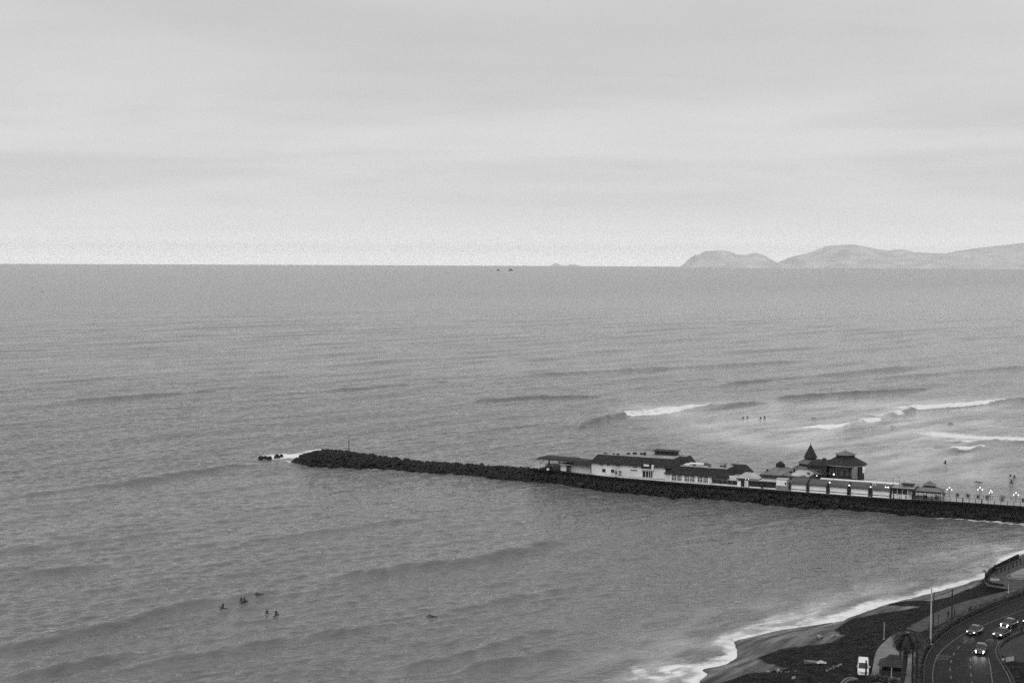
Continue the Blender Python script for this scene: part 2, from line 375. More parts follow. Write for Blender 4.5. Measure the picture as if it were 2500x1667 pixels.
    for pts, wd_, st in (([(2290,1058),(2380,1068),(2520,1072)], 11, .82), ([(1500,1000),(1560,990),(1660,990)], 10, .42), ([(1660,1030),(1760,1048),(1880,1058)], 6, .4), ([(2420,1040),(2540,1046)], 6, .5), ([(1880,1048),(1960,1046)], 5, .5)):
        g = np.array([G(*p) for p in pts]); foam = np.maximum(foam, st * np.exp(-(seg_dist(Pn, g) / wd_) ** 2))
    # shore break
    u = -d_sh + 5.5 * (fbm(Pn[:, 0] / 9, Pn[:, 1] / 9, 3, 21) - .45)
    f = np.where(u < 1.0, .8, np.clip(.8 - (u - 1.0) / 3.4, 0, 1)); foam = np.maximum(foam, f * (rn < 420))
    lace = fbm(t / 14, s / 5, 4, 31); far_ = np.clip(1 - (-d_sh - 3) / 21, 0, 1) * (d_sh < 0)
    foam = np.maximum(foam, far_ * np.clip((lace - .42) * 2.6, 0, .55)); milk = np.maximum(milk, far_ * np.clip(.25 + (lace - .4) * 2.5, 0, 1))
    h += 0.35 * np.exp(-((u - 3.5) / 2.0) ** 2) * (rn < 420) * (0.4 + vnoise(t / 6, s / 6, 8))
    # swirl of backwash at the near beach
    c = G(1640, 1640); q = Pn - c; rr = np.hypot(*q.T); an = np.arctan2(q[:, 1], q[:, 0])
    spir = 0.5 + 0.5 * np.sin(an * 2 + rr * 1.1 + 3 * fbm(Pn[:, 0] / 5, Pn[:, 1] / 5, 3, 6))
    foam = np.maximum(foam, np.exp(-(rr / 9) ** 2) * (.35 + .55 * spir))
    c = G(1560, 1655); rr = np.hypot(*(Pn - c).T); foam = np.maximum(foam, .4 * np.exp(-(rr / 8) ** 2))
    # wash round the breakwater head and foot of the pier
    for pts, wd_, st in (([(672,1115),(695,1113),(725,1112)], 6.0, 1.3), ([(640,1120),(665,1120)], 2.0, .9), ([(730,1108),(770,1098),(800,1099)], 3, .7), ([(690,1124),(740,1130),(770,1135)], 1.6, .7), ([(900,1146),(940,1147)], 1.2, .5),
                         ([(2240,1256),(2290,1261),(2380,1268),(2440,1274),(2520,1284)], 1.8, .6), ([(2430,1273),(2520,1281)], 4, .45)):
        g = np.array([G(*p) for p in pts]); foam = np.maximum(foam, st * np.exp(-(seg_dist(Pn, g) / wd_) ** 2))
    global SEA_P, SEA_Z; SEA_P, SEA_Z = Pn, z[idx] + h
    z[idx] += h; fo = np.zeros(len(P)); fo[idx] = foam
    na, nr = len(az), len(r); i = np.arange(nr - 1)[:, None] * na + np.arange(na - 1)[None, :]; i = i.ravel()
    F = np.stack([i, i + na, i + na + 1, i + 1], 1)
    F = F[:, ::1]
    me = bpy.data.meshes.new('sea'); me.vertices.add(len(P)); me.vertices.foreach_set('co', np.stack([X, Y, z], 1).astype(np.float32).ravel())
    me.loops.add(F.size); me.loops.foreach_set('vertex_index', F.astype(np.int32).ravel()); me.polygons.add(len(F))
    me.polygons.foreach_set('loop_start', (np.arange(len(F)) * 4).astype(np.int32)); me.update(calc_edges=True); me.validate()
    me.polygons.foreach_set('use_smooth', np.ones(len(me.polygons), bool))
    at = me.attributes.new('foam', 'FLOAT', 'POINT'); at.data.foreach_set('value', fo.astype(np.float32))
    mi = np.zeros(len(P)); mi[idx] = milk; at = me.attributes.new('milk', 'FLOAT', 'POINT'); at.data.foreach_set('value', mi.astype(np.float32))
    if me.polygons[0].normal.z < 0: me.flip_normals()
    m = bpy.data.materials.new('sea_water'); m.use_nodes = True; t_ = m.node_tree; b = t_.nodes['Principled BSDF']
    g = N(t_, 'ShaderNodeNewGeometry'); 
    def tex(sc, along, det, rot=CREST, rough=.55):
        mp = N(t_, 'ShaderNodeMapping'); t_.links.new(g.outputs['Position'], mp.inputs[0]); mp.vector_type = 'TEXTURE'
        mp.inputs['Rotation'].default_value = (0, 0, rot); mp.inputs['Scale'].default_value = (along, 1, 1)
        n = N(t_, 'ShaderNodeTexNoise'); t_.links.new(mp.outputs[0], n.inputs['Vector']); n.inputs['Scale'].default_value = sc; n.inputs['Detail'].default_value = det; n.inputs['Roughness'].default_value = rough
        return n.outputs[0]
    a1 = tex(.16, 2.2, 3, math.radians(35)); a2 = tex(.42, 2.0, 4, math.radians(20)); a3 = tex(1.3, 1.5, 3, math.radians(50))
    b1 = N(t_, 'ShaderNodeBump'); b1.inputs['Distance'].default_value = WAVE_B[0]; t_.links.new(a1, b1.inputs['Height'])
    b2 = N(t_, 'ShaderNodeBump'); b2.inputs['Distance'].default_value = WAVE_B[1]; t_.links.new(a2, b2.inputs['Height']); t_.links.new(b1.outputs[0], b2.inputs['Normal'])
    b3 = N(t_, 'ShaderNodeBump'); b3.inputs['Distance'].default_value = WAVE_B[2]; t_.links.new(a3, b3.inputs['Height']); t_.links.new(b2.outputs[0], b3.inputs['Normal'])
    fa = N(t_, 'ShaderNodeAttribute'); fa.attribute_name = 'foam'
    fn = tex(.55, 2.4, 7, math.radians(30), .72)
    v = math_node(t_, 'ADD', fa.outputs['Fac'], math_node(t_, 'MULTIPLY', math_node(t_, 'SUBTRACT', fn, .5), 1.55))
    mr_ = N(t_, 'ShaderNodeMapRange'); t_.links.new(v, mr_.inputs[0])
    for i_, x in zip((1, 2, 3, 4), (.4, .8, 0, 1)): mr_.inputs[i_].default_value = x
    b.inputs['Base Color'].default_value = (WATER, WATER, WATER, 1); b.inputs['Roughness'].default_value = W_ROUGH; b.inputs['IOR'].default_value = 1.333
    t_.links.new(b3.outputs[0], b.inputs['Normal'])
    # open water: waves too small for the mesh are carried by the roughness, growing offshore
    ln = N(t_, 'ShaderNodeVectorMath', operation='DOT_PRODUCT'); t_.links.new(g.outputs['Position'], ln.inputs[0]); ln.inputs[1].default_value = (cs_[0], cs_[1], 0)
    rr_ = N(t_, 'ShaderNodeMapRange'); t_.links.new(ln.outputs['Value'], rr_.inputs[0])
    for i_, x in zip((1, 2, 3, 4), (350, 1900, W_ROUGH, .19)): rr_.inputs[i_].default_value = x
    t_.links.new(rr_.outputs[0], b.inputs['Roughness'])
    ma = N(t_, 'ShaderNodeAttribute'); ma.attribute_name = 'milk'          # aerated, sandy water in the surf
    mk = math_node(t_, 'MULTIPLY_ADD', math_node(t_, 'MULTIPLY', ma.outputs['Fac'], math_node(t_, 'ADD', fn, .35)), .36, WATER)
    t_.links.new(mk, b.inputs['Base Color'])
    fb = N(t_, 'ShaderNodeBsdfDiffuse'); fb.inputs[0].default_value = (.74, .74, .74, 1); t_.links.new(b2.outputs[0], fb.inputs['Normal'])
    mx = N(t_, 'ShaderNodeMixShader'); t_.links.new(mr_.outputs[0], mx.inputs[0]); t_.links.new(b.outputs[0], mx.inputs[1]); t_.links.new(fb.outputs[0], mx.inputs[2])
    t_.links.new(mx.outputs[0], t_.nodes['Material Output'].inputs[0])
    struct(obj('sea', me, m))
WAVE_B = (.3, .75, .2); WATER = 0.122; W_ROUGH = 0.06
make_sea()
def sea_z(p):
    i = int(np.argmin(((SEA_P - np.array(p[:2])) ** 2).sum(1))); return float(SEA_Z[i])

# ------------------------------------------------------------------ beach and coastal ground
WET_PX = [(1690,1680),(1760,1668),(1830,1645),(1893,1638),(1929,1630),(1880,1617),(1855,1604),(1906,1585),(1983,1576),(2034,1568),(2064,1551),(2044,1538),(2064,1520),(2092,1508),(2148,1498),(2200,1490),(2252,1481),(2240,1478.5),(2173,1477),(2178,1472),(2215,1466),(2273,1467),(2325,1455),(2360,1440),(2398,1423),(2405,1405)]
def make_ground():
    st = 0.6; xs = np.arange(-40, 240, st); ys = np.arange(110, 470, st); X, Y = np.meshgrid(xs, ys); P = np.stack([X.ravel(), Y.ravel()], 1)
    z, d = land_z(P); keep = d > -9
    wet_poly = [GT(*p)[:2] for p in WET_PX]
    wp = np.array(wet_poly + [np.array(p) for p in ((100, 325), (60, 300), (20, 270), (10, 232))])
    sd_ = seg_dist(P, np.array(wet_poly)); ins = inside(P, wp)
    wob = .8 * (fbm(P[:, 0] * .6, P[:, 1] * .6, 3, 14) - .45)
    wet = np.clip(.5 + (np.where(ins, sd_, -sd_) + wob) / 1.4, 0, 1); wet = np.maximum(wet, np.clip((1.5 - d) / 1.5, 0, 1))
    ny, nx = X.shape; i = (np.arange(ny - 1)[:, None] * nx + np.arange(nx - 1)[None, :]).ravel()
    F = np.stack([i, i + 1, i + nx + 1, i + nx], 1); F = F[keep[F].all(1)]
    used = np.unique(F); mp_ = np.full(len(P), -1); mp_[used] = np.arange(len(used)); F = mp_[F]
    co = np.stack([P[used, 0], P[used, 1], z[used]], 1)
    me = bpy.data.meshes.new('beach'); me.vertices.add(len(co)); me.vertices.foreach_set('co', co.astype(np.float32).ravel())
    me.loops.add(F.size); me.loops.foreach_set('vertex_index', F.astype(np.int32).ravel()); me.polygons.add(len(F)); me.polygons.foreach_set('loop_start', (np.arange(len(F)) * 4).astype(np.int32)); me.update(calc_edges=True)
    me.polygons.foreach_set('use_smooth', np.ones(len(F), bool))
    at = me.attributes.new('wet', 'FLOAT', 'POINT'); at.data.foreach_set('value', wet[used].astype(np.float32))
    m = bpy.data.materials.new('dark_sand_and_pebble'); m.use_nodes = True; t = m.node_tree; b = t.nodes['Principled BSDF']
    g = N(t, 'ShaderNodeNewGeometry'); n = N(t, 'ShaderNodeTexNoise'); t.links.new(g.outputs['Position'], n.inputs['Vector']); n.inputs['Scale'].default_value = .6; n.inputs['Detail'].default_value = 8; n.inputs['Roughness'].default_value = .65
    r = N(t, 'ShaderNodeMapRange'); t.links.new(n.outputs[0], r.inputs[0])
    for i_, x in zip((1, 2, 3, 4), (.34, .7, .006, .034)): r.inputs[i_].default_value = x
    t.links.new(r.outputs[0], b.inputs['Base Color'])
    a = N(t, 'ShaderNodeAttribute'); a.attribute_name = 'wet'
    # a film of water: glossy where wet, matt where dry
    n2_ = N(t, 'ShaderNodeTexNoise'); mp2 = N(t, 'ShaderNodeMapping'); mp2.vector_type = 'TEXTURE'; mp2.inputs['Rotation'].default_value = (0, 0, CREST); mp2.inputs['Scale'].default_value = (5, 1, 1)
    t.links.new(g.outputs['Position'], mp2.inputs[0]); t.links.new(mp2.outputs[0], n2_.inputs['Vector']); n2_.inputs['Scale'].default_value = .45; n2_.inputs['Detail'].default_value = 5
    wv = math_node(t, 'ADD', a.outputs['Fac'], math_node(t, 'MULTIPLY', math_node(t, 'SUBTRACT', n2_.outputs[0], .52), 1.3))
    wr = N(t, 'ShaderNodeMapRange'); t.links.new(wv, wr.inputs[0])
    for i_, x in zip((1, 2, 3, 4), (.52, 1.15, 0, 1)): wr.inputs[i_].default_value = x
    wf = math_node(t, 'MULTIPLY', wr.outputs[0], math_node(t, 'GREATER_THAN', a.outputs['Fac'], .3))
    t.links.new(math_node(t, 'MULTIPLY_ADD', wf, -.72, .92), b.inputs['Roughness'])
    t.links.new(math_node(t, 'MULTIPLY_ADD', wf, .75, .03), b.inputs['Specular IOR Level'])
    bp = N(t, 'ShaderNodeBump'); n3 = N(t, 'ShaderNodeTexNoise'); t.links.new(g.outputs['Position'], n3.inputs['Vector']); n3.inputs['Scale'].default_value = 1.6; n3.inputs['Detail'].default_value = 5
    t.links.new(n3.outputs[0], bp.inputs['Height']); t.links.new(math_node(t, 'MULTIPLY_ADD', wf, -.17, .18), bp.inputs['Distance']); t.links.new(bp.outputs[0], b.inputs['Normal'])
    struct(obj('beach', me, m))
make_ground()

ROAD_L = smooth_pl([(50,165),(58,195),(65.0,220),(68.0,230.3),(71.4,239.7),(76.2,248.7),(82.7,258.6),(89.8,266.9),(95.9,273.5),(102.4,280.3),(113,291),(135,312),(170,346)], 90)
ROAD_R = smooth_pl([(66,165),(73,195),(79.8,221.7),(81.6,230.3),(82.4,237.3),(84.7,244.5),(88.2,249.2),(93.6,254.6),(104,263),(125,280),(180,330)], 90)
struct(obj('road', MB().sheet([tuple(p) for p in ROAD_L] + [tuple(p) for p in ROAD_R[::-1]], TOP + .006), K['asphalt']))
struct(obj('kerb', MB().ribbon(ROAD_L, -.02, .22, TOP - .1, TOP + .14), K['kerbm']))
struct(obj('kerb', MB().ribbon(ROAD_R, -.22, .02, TOP - .1, TOP + .14), K['kerbm']))
EDGE = smooth_pl([(66.4,220),(68.8,228.5),(71.6,235.9),(73.9,240.6),(78.2,247.4),(82.3,253.0),(88.5,259.5),(97,268),(110,281)], 60)
D1 = smooth_pl([(67.5,213),(70,222),(71.5,228),(73.5,234),(75.6,239),(78.1,243.7),(80.5,247.5),(85,253)], 50)
D2 = smooth_pl([(70.8,213),(73.3,222.4),(74.7,227.4),(76.3,232.8),(78.3,238.4),(81,243.5),(85,248.5),(91,254.5)], 50)
SOL = smooth_pl([(73.8,212.5),(76.3,221.6),(78.2,228),(79.4,232.1),(80.6,236.5)], 30)
def cut(pl, a, b):
    p = interp_pl(pl, 300); L = np.r_[0, np.cumsum(np.linalg.norm(np.diff(p, axis=0), axis=1))]; m = (L >= a) & (L <= b); return p[m]
struct(obj('road_marking', MB().strip(EDGE, -.06, .06, TOP + .011), K['paint']))
for pl, st0 in ((D1, 2.0), (D2, 3.2)):
    for k in range(9):
        c = cut(pl, st0 + k * 4.7, st0 + k * 4.7 + 1.9)
        if len(c) > 3: struct(obj('road_marking', MB().strip(c, -.09, .09, TOP + .011), K['paint']))
struct(obj('road_marking', MB().strip(SOL, -.07, .07, TOP + .011), K['paint']))
struct(obj('road_marking', MB().strip(ROAD_R[20:42], .35, .47, TOP + .011), K['paint']))
# worn white lettering strokes on the near lane, two rows
t_dir = np.array([.36, .933]); l_dir = np.array([.933, -.36]); c0 = np.array([71.9, 236.9])
for row, cnt in ((0, 7), (1, 6)):
    for k in range(cnt):
        p = c0 + l_dir * (k * .36) - t_dir * (row * 1.75); q = p + t_dir * 1.25 + l_dir * .18
        a, b = p, q
        struct(obj('road_marking', MB().strip(np.array([a, (a + b) / 2, b]), -.05, .05, TOP + .0115), K['paint']))
# path, promenade
PATH = [(50,195),(54,212),(57.6,224.2),(59.6,230.4),(61.4,236.5),(63.2,241.6),(66.0,246.8),(69.0,252.0),(71.4,254.0),(73.0,252.2),(72.4,248.4),(70.0,240.5),(67.0,231),(64.2,221.5),(57,197)]
struct(obj('path', MB().prism(smooth_pl(PATH + [PATH[0]], 70, 2)[:-1].tolist(), TOP - .2, TOP + .05), K['pave']))
PROM_S = smooth_pl([(71.6,254.6),(74.8,259),(78.6,264),(83.0,269.8),(88.8,275.6),(94.1,279.8),(99.6,284.1),(108,291),(118,300)], 40)
PROM_L = smooth_pl([(73.6,252.4),(77.0,255.8),(81.0,260.2),(86.2,266.6),(91.2,271.6),(97,277.5),(103,283.5),(113,293.5),(121,298)], 40)
struct(obj('promenade', MB().prism([tuple(p) for p in PROM_S[::-1]] + [tuple(p) for p in PROM_L], TOP - .2, TOP + .06), K['prom']))
struct(obj('traffic_island', MB().prism([(82.6,238.4),(83.4,233.5),(86.5,232),(92,236),(99,246),(101,256),(94.2,253.8),(88.8,248.6),(85.3,243.9)][::-1] if False else [(82.9,238.6),(83.6,233.8),(86.5,232.4),(92,236),(99,246),(101,255),(94.6,253.6),(89.0,248.2),(85.6,243.6)], TOP - .1, TOP + .15), K['verge']))

# ------------------------------------------------------------------ pier frame
TH = math.radians(-24.4); PE = np.array([math.cos(TH), math.sin(TH)]); PN = np.array([-math.sin(TH), math.cos(TH)])
PO = np.array([23.5675, 435.6239]); DZ = 4.0
def W(a, b): return PO + a * PE + b * PN
def W3(a, b, z=0): p = W(a, b); return (p[0], p[1], DZ + z)
NEAR = [(-22,5.6),(-20.7,5.2),(-6.4,1.6),(8.2,-1.5),(26.9,-3.0),(45.7,-3.5),(72.4,-4.6),(91.8,-4.6),(110.2,-1.9),(127.2,-1.5),(150,-1),(185,0)]
FAR = [(185,8.5),(150,8),(110,7.2),(88,6.9),(85,12),(62,15),(50,18),(30,18.5),(0,19),(-18,17),(-22,13)]
def nearb(a): return float(np.interp(a, [p[0] for p in NEAR], [p[1] for p in NEAR]))
poly = [tuple(W(a, b)) for a, b in NEAR + FAR]
pier = thing('pier', 'long dark stone pier carrying the restaurant buildings out from the beach', 'pier')
obj('retaining_wall', MB().prism(poly, -3, DZ - .15), K['seawall'], pier)
cen = np.mean(poly, axis=0)
obj('deck', MB().prism(poly, DZ - .149, DZ), K['deckp'], pier)
obj('coping', MB().ribbon(np.array([W(a, b - .05) for a, b in interp_pl(NEAR[1:], 60)]), -.28, .0, DZ - .5, DZ + .1), K['seawall'], pier)
# boulders
def boulder_mesh(k):
    mb = MB(); mb.ball((0, 0, 0), 1.0, 8, 5); rg = random.Random(k); v = []
    sx, sy, sz = rg.uniform(.85, 1.25), rg.uniform(.85, 1.2), rg.uniform(.65, .95)
    for x, y, z in mb.v:
        q = 1 + rg.uniform(-.34, .26); v.append((x * q * sx, y * q * sy, z * q * sz))
    mb.v = v; me = mb.mesh('boulder'); me.materials.append(K['rock']); return me
BM = [boulder_mesh(k) for k in range(9)]
def put_boulder(p, r, parent, rg):
    o = bpy.data.objects.new('boulder', rg.choice(BM)); COL.objects.link(o); o.parent = parent
    o.location = p; o.scale = (r, r * rg.uniform(.85, 1.1), r * rg.uniform(.8, 1.05)); o.rotation_euler = (rg.uniform(-.5, .5), rg.uniform(-.5, .5), rg.uniform(0, 6.3)); return o
rg = random.Random(5); cnt = 0
for row, (off, z) in enumerate(((1.7, .0), (1.15, .95), (.6, 1.9))):
    a = -21.0 + row * .5
    while a < 138 and cnt < 298:
        r = rg.uniform(.8, 1.3); p = W(a, nearb(a) - off + rg.uniform(-.35, .35)); put_boulder((p[0], p[1], z + rg.uniform(-.25, .25)), r, pier, rg); cnt += 1; a += r * 1.36
    
# ------------------------------------------------------------------ breakwater
BWN = [(-74.6,486.6),(-73.2,484.8),(-68.5,480.4),(-60.5,475.8),(-46.9,472.5),(-32.7,467.4),(-20.5,462.4),(-4.4,454.1),(6.8,446.5)]
BWH = [1.9, 3.0, 4.1, 4.0, 3.0, 2.2, 2.3, 2.5, 2.9]
BWW = [4.5, 6.2, 8, 8.5, 7.5, 6.5, 6.5, 6.5, 7]
bl = interp_pl(np.c_[np.array(BWN), BWH, BWW], 60)
tg = np.gradient(bl[:, :2], axis=0); tg /= np.linalg.norm(tg, axis=1)[:, None]; nb = np.stack([-tg[:, 1], tg[:, 0]], 1)
bwk = thing('breakwater', 'low breakwater of piled black boulders running out to sea', 'breakwater')
rings = []
for i in range(60):
    x, y, h_, w_ = bl[i]; r_ = []
    for k in range(9):
        f_ = k / 8; q = bl[i, :2] + nb[i] * (f_ * 2 * w_ - .3); r_.append((q[0], q[1], -1.5 + (h_ + 1.1) * math.sin(math.pi * f_) ** .7))
    rings.append(r_)
obj('core', MB().loft(rings), K['rock'], bwk)
cand = []; rg = random.Random(9)
for i in range(1500):
    k = rg.uniform(0, 59); j = int(k); q = bl[min(j, 59)]; f_ = rg.random() ** 1.15; x = q[:2] + nb[j] * (f_ * 2 * q[3] - .3)
    zc = (q[2]) * math.sin(math.pi * min(1, max(0, f_))) ** .75; r = rg.uniform(.6, 1.3) * (1.12 if j < 20 else .95)
    cand.append((f_, x[0] + rg.uniform(-.3, .3), x[1], zc - r * .35, r))
cand.sort(key=lambda c: c[0] - (0.25 if c[4] > 1.1 else 0))
vis = cand[:]; rg.shuffle(vis); vis.sort(key=lambda c: c[4] * (1.3 if c[0] < .6 else .7), reverse=True)
for f_, x, y, z, r in vis[:298]: put_boulder((x, y, z), r, bwk, rg)
mb = MB()
for f_, x, y, z, r in vis[298:950]:
    src = rg.choice(BM); M_ = Matrix.Rotation(rg.uniform(0, 6.3), 3, 'Z') @ Matrix.Rotation(rg.uniform(-.5, .5), 3, 'X')
    mb.add([tuple(M_ @ v.co * r + Vector((x, y, z))) for v in src.vertices], [tuple(p.vertices) for p in src.polygons])
o = obj('small_boulders', mb, K['rock'], bwk); o['kind'] = 'stuff'
# rocks off the head
for (u, v, w_, lab) in ((637,1119,2.2,'leftmost small black rock awash off the breakwater head'), (649,1118,1.2,'second small black rock from the left awash off the breakwater'), (657,1120,1.7,'third small black rock from the left awash off the breakwater'),
                        (676,1116,2.6,'largest long black rock in the white wash off the breakwater'), (688,1114,1.2,'small black rock in white wash nearest the breakwater head')):
    p = G(u, v, .2); o = bpy.data.objects.new('sea_rock', BM[int(u) % 9]); COL.objects.link(o); o.location = (p[0], p[1], .3); o.scale = (w_ * .62, .8, .75 + w_ * .13); o.rotation_euler = (0, -.25, 0); tag(o, lab, 'rock', 'rocks off the breakwater head')
# mast on the breakwater
p = G(852, 1111, 3.6); mt = thing('beacon_mast', 'thin dark mast standing on the breakwater boulders', 'mast', (p[0], p[1], 2.6))
obj('pole', MB().tube([(0,0,0),(0,0,4.9),(0,0,8.2)], [.17,.14,.07], 6), K['metal'], mt); obj('lantern', MB().tube([(0,0,4.9),(0,0,5.5)], .2, 8), K['metal'], mt); obj('footing', MB().box(-.5,-.5,-.8,.5,.5,.35), K['rock'], mt)

# ------------------------------------------------------------------ pier buildings
def B(name, label, cat, a, b, rz=0.0, group=None): return thing(name, label, cat, W3(a, b), TH + rz, group)
def rect(x0, y0, x1, y1): return [(x0,y0),(x1,y0),(x1,y1),(x0,y1)]
def window(par, x0, x1, z0, z1, y, bars=1, arch=False, trans=True, name='window'):
    """pane set back in a proud white frame; y is the wall plane, looking towards -y"""
    w = obj(name, MB().box(x0, y - .03, z0, x1, y + .05, z1), K['glass'], par); f = MB(); t = .09
    f.box(x0 - t, y - .12, z0 - t, x0, y + .02, z1 + t); f.box(x1, y - .12, z0 - t, x1 + t, y + .02, z1 + t); f.box(x0, y - .12, z1, x1, y + .02, z1 + t); f.box(x0, y - .14, z0 - t, x1, y + .02, z0)
    for k in range(bars):
        xm = x0 + (x1 - x0) * (k + 1) / (bars + 1); f.box(xm - .05, y - .09, z0, xm + .05, y - .04, z1)
    if trans: f.box(x0, y - .085, z0 + (z1 - z0) * .68 - .04, x1, y - .045, z0 + (z1 - z0) * .68 + .04)
    obj('frame', f, K['white2'], w); return w
def mansard(par, x0, y0, x1, y1, ze, zt, inset, eave=.5, top='roofg', parapet=.0):
    r = obj('roof', MB().frust(rect(x0-eave, y0-eave, x1+eave, y1+eave), ze, rect(x0+inset, y0+inset, x1-inset, y1-inset), zt), K['roofd'], par)
    obj('roof_terrace', MB().box(x0+inset+.25, y0+inset+.25, zt - .02, x1-inset-.25, y1-inset-.25, zt + .05), K[top], r)
    obj('fascia', MB().box(x0-eave-.04, y0-eave-.04, ze-.18, x1+eave+.04, y1+eave+.04, ze-.002), K['dkwood'], r)
    # standing seams down the front slope
    m = MB(); n = max(3, int((x1 - x0) / 1.6))
    for k in range(n + 1):
        f_ = k / n; xa = x0 - eave + f_ * (x1 - x0 + 2 * eave); xb = x0 + inset + f_ * (x1 - x0 - 2 * inset)
        m.tube([(xa, y0 - eave, ze + .03), (xb, y0 + inset, zt + .03)], .05, 4)
    obj('seams', m, K['roofd'], r); return r

# --- open shelter at the seaward end (own heading along the bend of the pier)
p = G(1330, 1146, DZ); sh = thing('shelter', 'open flat-roofed shelter at the seaward end of the pier', 'shelter', (p[0], p[1] + 1.2, DZ), math.radians(-31))
obj('roof', MB().frust(rect(-2.6,-1.6,10.6,6.2), 3.15, rect(-1.6,-.4,9.6,5.2), 3.75), K['roofd'], sh)
for x in (-1.6, 2.2, 6.0, 9.6): 
    for y in (-.9, 5.2): obj('post', MB().box(x-.12, y-.12, 0, x+.12, y+.12, 3.16), K['white'] if y > 0 or x < 0 else K['dkwood'], sh)
obj('back_wall', MB().box(-1.6, 5.34, 0, 9.6, 5.5, 1.1), K['roofl'], sh)
obj('partition', MB().box(5.9, -.4, 0, 8.2, -.25, 2.0), K['white2'], sh); obj('counter', MB().box(2.9, -.6, 0, 5.4, 0, 1.05), K['dkwood'], sh)
br = MB(); br.tube([(-1.2,-1,1.6),(.4,-1,3.1)], .09, 5); obj('brace', br, K['dkwood'], sh)
obj('base', MB().box(-2.2, -1.3, -.3, 10.2, 5.9, .02), K['seawall'], sh)
pl = MB()
def leaves(mb, c, r, n, sz, rg, sc=(1, 1, 1)):
    for _ in range(n):
        d = Vector((rg.gauss(0, 1), rg.gauss(0, 1), rg.gauss(0, 1))).normalized() * (rg.random() ** .4); p_ = Vector(c) + Vector((d.x*r*sc[0], d.y*r*sc[1], d.z*r*sc[2]))
        a = Vector((rg.gauss(0,1), rg.gauss(0,1), rg.gauss(0,1))).normalized(); b = a.orthogonal().normalized(); s_ = sz * rg.uniform(.6, 1.3)
        mb.add([p_ - a*s_, p_ + b*s_*.5, p_ + a*s_, p_ - b*s_*.5], [(0, 1, 2, 3)])
rg = random.Random(3)
bush = thing('potted_bush', 'dark spindly bush under the left end of the open shelter', 'plant', tuple(sh.location + Vector((1.0, -1.5, 0))))
m = MB(); leaves(m, (0,0,1.3), .95, 260, .16, rg, (1,.7,1)); obj('foliage', m, K['plant'], bush); obj('stem', MB().tube([(0,0,-.05),(.1,0,.6),(0,0,1.2)], .06, 5), K['dkwood'], bush)
cb = thing('cool_box', 'small bright white box on the ground beneath the open shelter', 'box', tuple(sh.location + Vector((1.0, -2.6, .02))), math.radians(-31))
obj('case', MB().box(-.35,-.25,0,.35,.25,.5), K['white2'], cb); obj('lid', MB().box(-.38,-.28,.502,.38,.28,.6), K['white2'], cb)
# dark low link roof between the shelter and the big building
lk = B('link_building', 'low dark-roofed link shed between the open shelter and the white building', 'shed', -8.6, 3.2, math.radians(-5))
obj('wall', MB().box(0, 0, 0, 8.6, 7, 2.3), K['roofl'], lk); obj('roof', MB().frust(rect(-.6,-.8,8.9,7.5), 2.32, rect(1.2,1.0,8.5,5.8), 3.5), K['roofd'], lk)
obj('sloping_canopy', MB().add([(-1.9,-1.0,2.2),(2.2,-1.0,2.3),(2.2,1.2,2.75),(-1.9,1.2,2.65),(-1.9,-1.0,2.12),(2.2,-1.0,2.22),(2.2,1.2,2.67),(-1.9,1.2,2.57)], [(0,1,2,3),(7,6,5,4),(0,4,5,1),(1,5,6,2),(2,6,7,3),(3,7,4,0)]), K['roofl'], lk)
obj('side_door', MB().box(.3, -.06, 0, 1.2, .02, 1.9), K['dkwood'], lk)

# --- big white two-storey building
mb_ = B('white_building', 'large white two-storey building with dark mansard roof and flat terrace top', 'building', 1.0, .6)
WL, WH = 23.8, 3.45
obj('wall', MB().box(0, 0, -.02, WL, 14, WH + .3), K['white'], mb_)
mansard(mb_, 0, 0, WL + 3.6, 14, WH + .32, 6.15, 1.5, .55)
obj('rear_wing', MB().box(WL - .3, 6.2, -.02, 29.6, 11.6, WH + .3), K['white'], mb_)
mansard(mb_, WL + 1.2, 6.0, 29.4, 11.7, 3.75, 6.35, 1.0, .55)
ph = obj('penthouse', MB().box(17.6, 8.2, 6.1, 24.2, 11.8, 7.3), K['dkwood'], mb_); obj('penthouse_roof', MB().box(17.0, 7.7, 7.302, 24.7, 12.3, 7.48), K['roofd'], ph); obj('antenna', MB().tube([(17.9,8.6,7.4),(17.9,8.6,8.4)], .04, 4), K['metal'], ph)
for (x, y, w_, h_) in ((9.6,5,.9,.5),(11.2,6,1.2,.6),(13.4,6.4,1.4,.55),(15.0,5.5,.5,.9),(5.8,3,.4,.35),(2.7,3,1.1,.3),(7.4,2.1,.6,.5)):
    obj('roof_unit', MB().box(x, y, 6.15, x + w_, y + .8, 6.2 + h_), K['metal'], mb_)
for x in (3.5, 6.4): window(mb_, x, x + 1.15, 1.0, 2.05, 0, 0, trans=False)
window(mb_, 12.9, 13.45, 2.0, 2.5, 0, 0, trans=False); window(mb_, 13.6, 14.15, 2.0, 2.5, 0, 0, trans=False); window(mb_, 14.3, 14.85, 2.0, 2.5, 0, 0, trans=False)
d = obj('door', MB().box(8.9, -.05, .1, 9.8, .04, 1.6), K['midwall'], mb_); obj('lintel', MB().box(8.8, -.14, 1.6, 9.9, .02, 1.7), K['dkwood'], d)
g_ = obj('glazed_bay', MB().box(16.6, -.06, .35, 19.9, .05, 2.2), K['glass'], mb_); f = MB()
for x in (16.5, 17.6, 18.5, 19.2, 19.85): f.box(x, -.15, .25, x + .1, .0, 2.3)
f.box(16.5, -.16, 2.2, 19.95, 0, 2.32); f.box(16.5, -.16, .22, 19.95, 0, .33); obj('frame', f, K['white2'], g_)
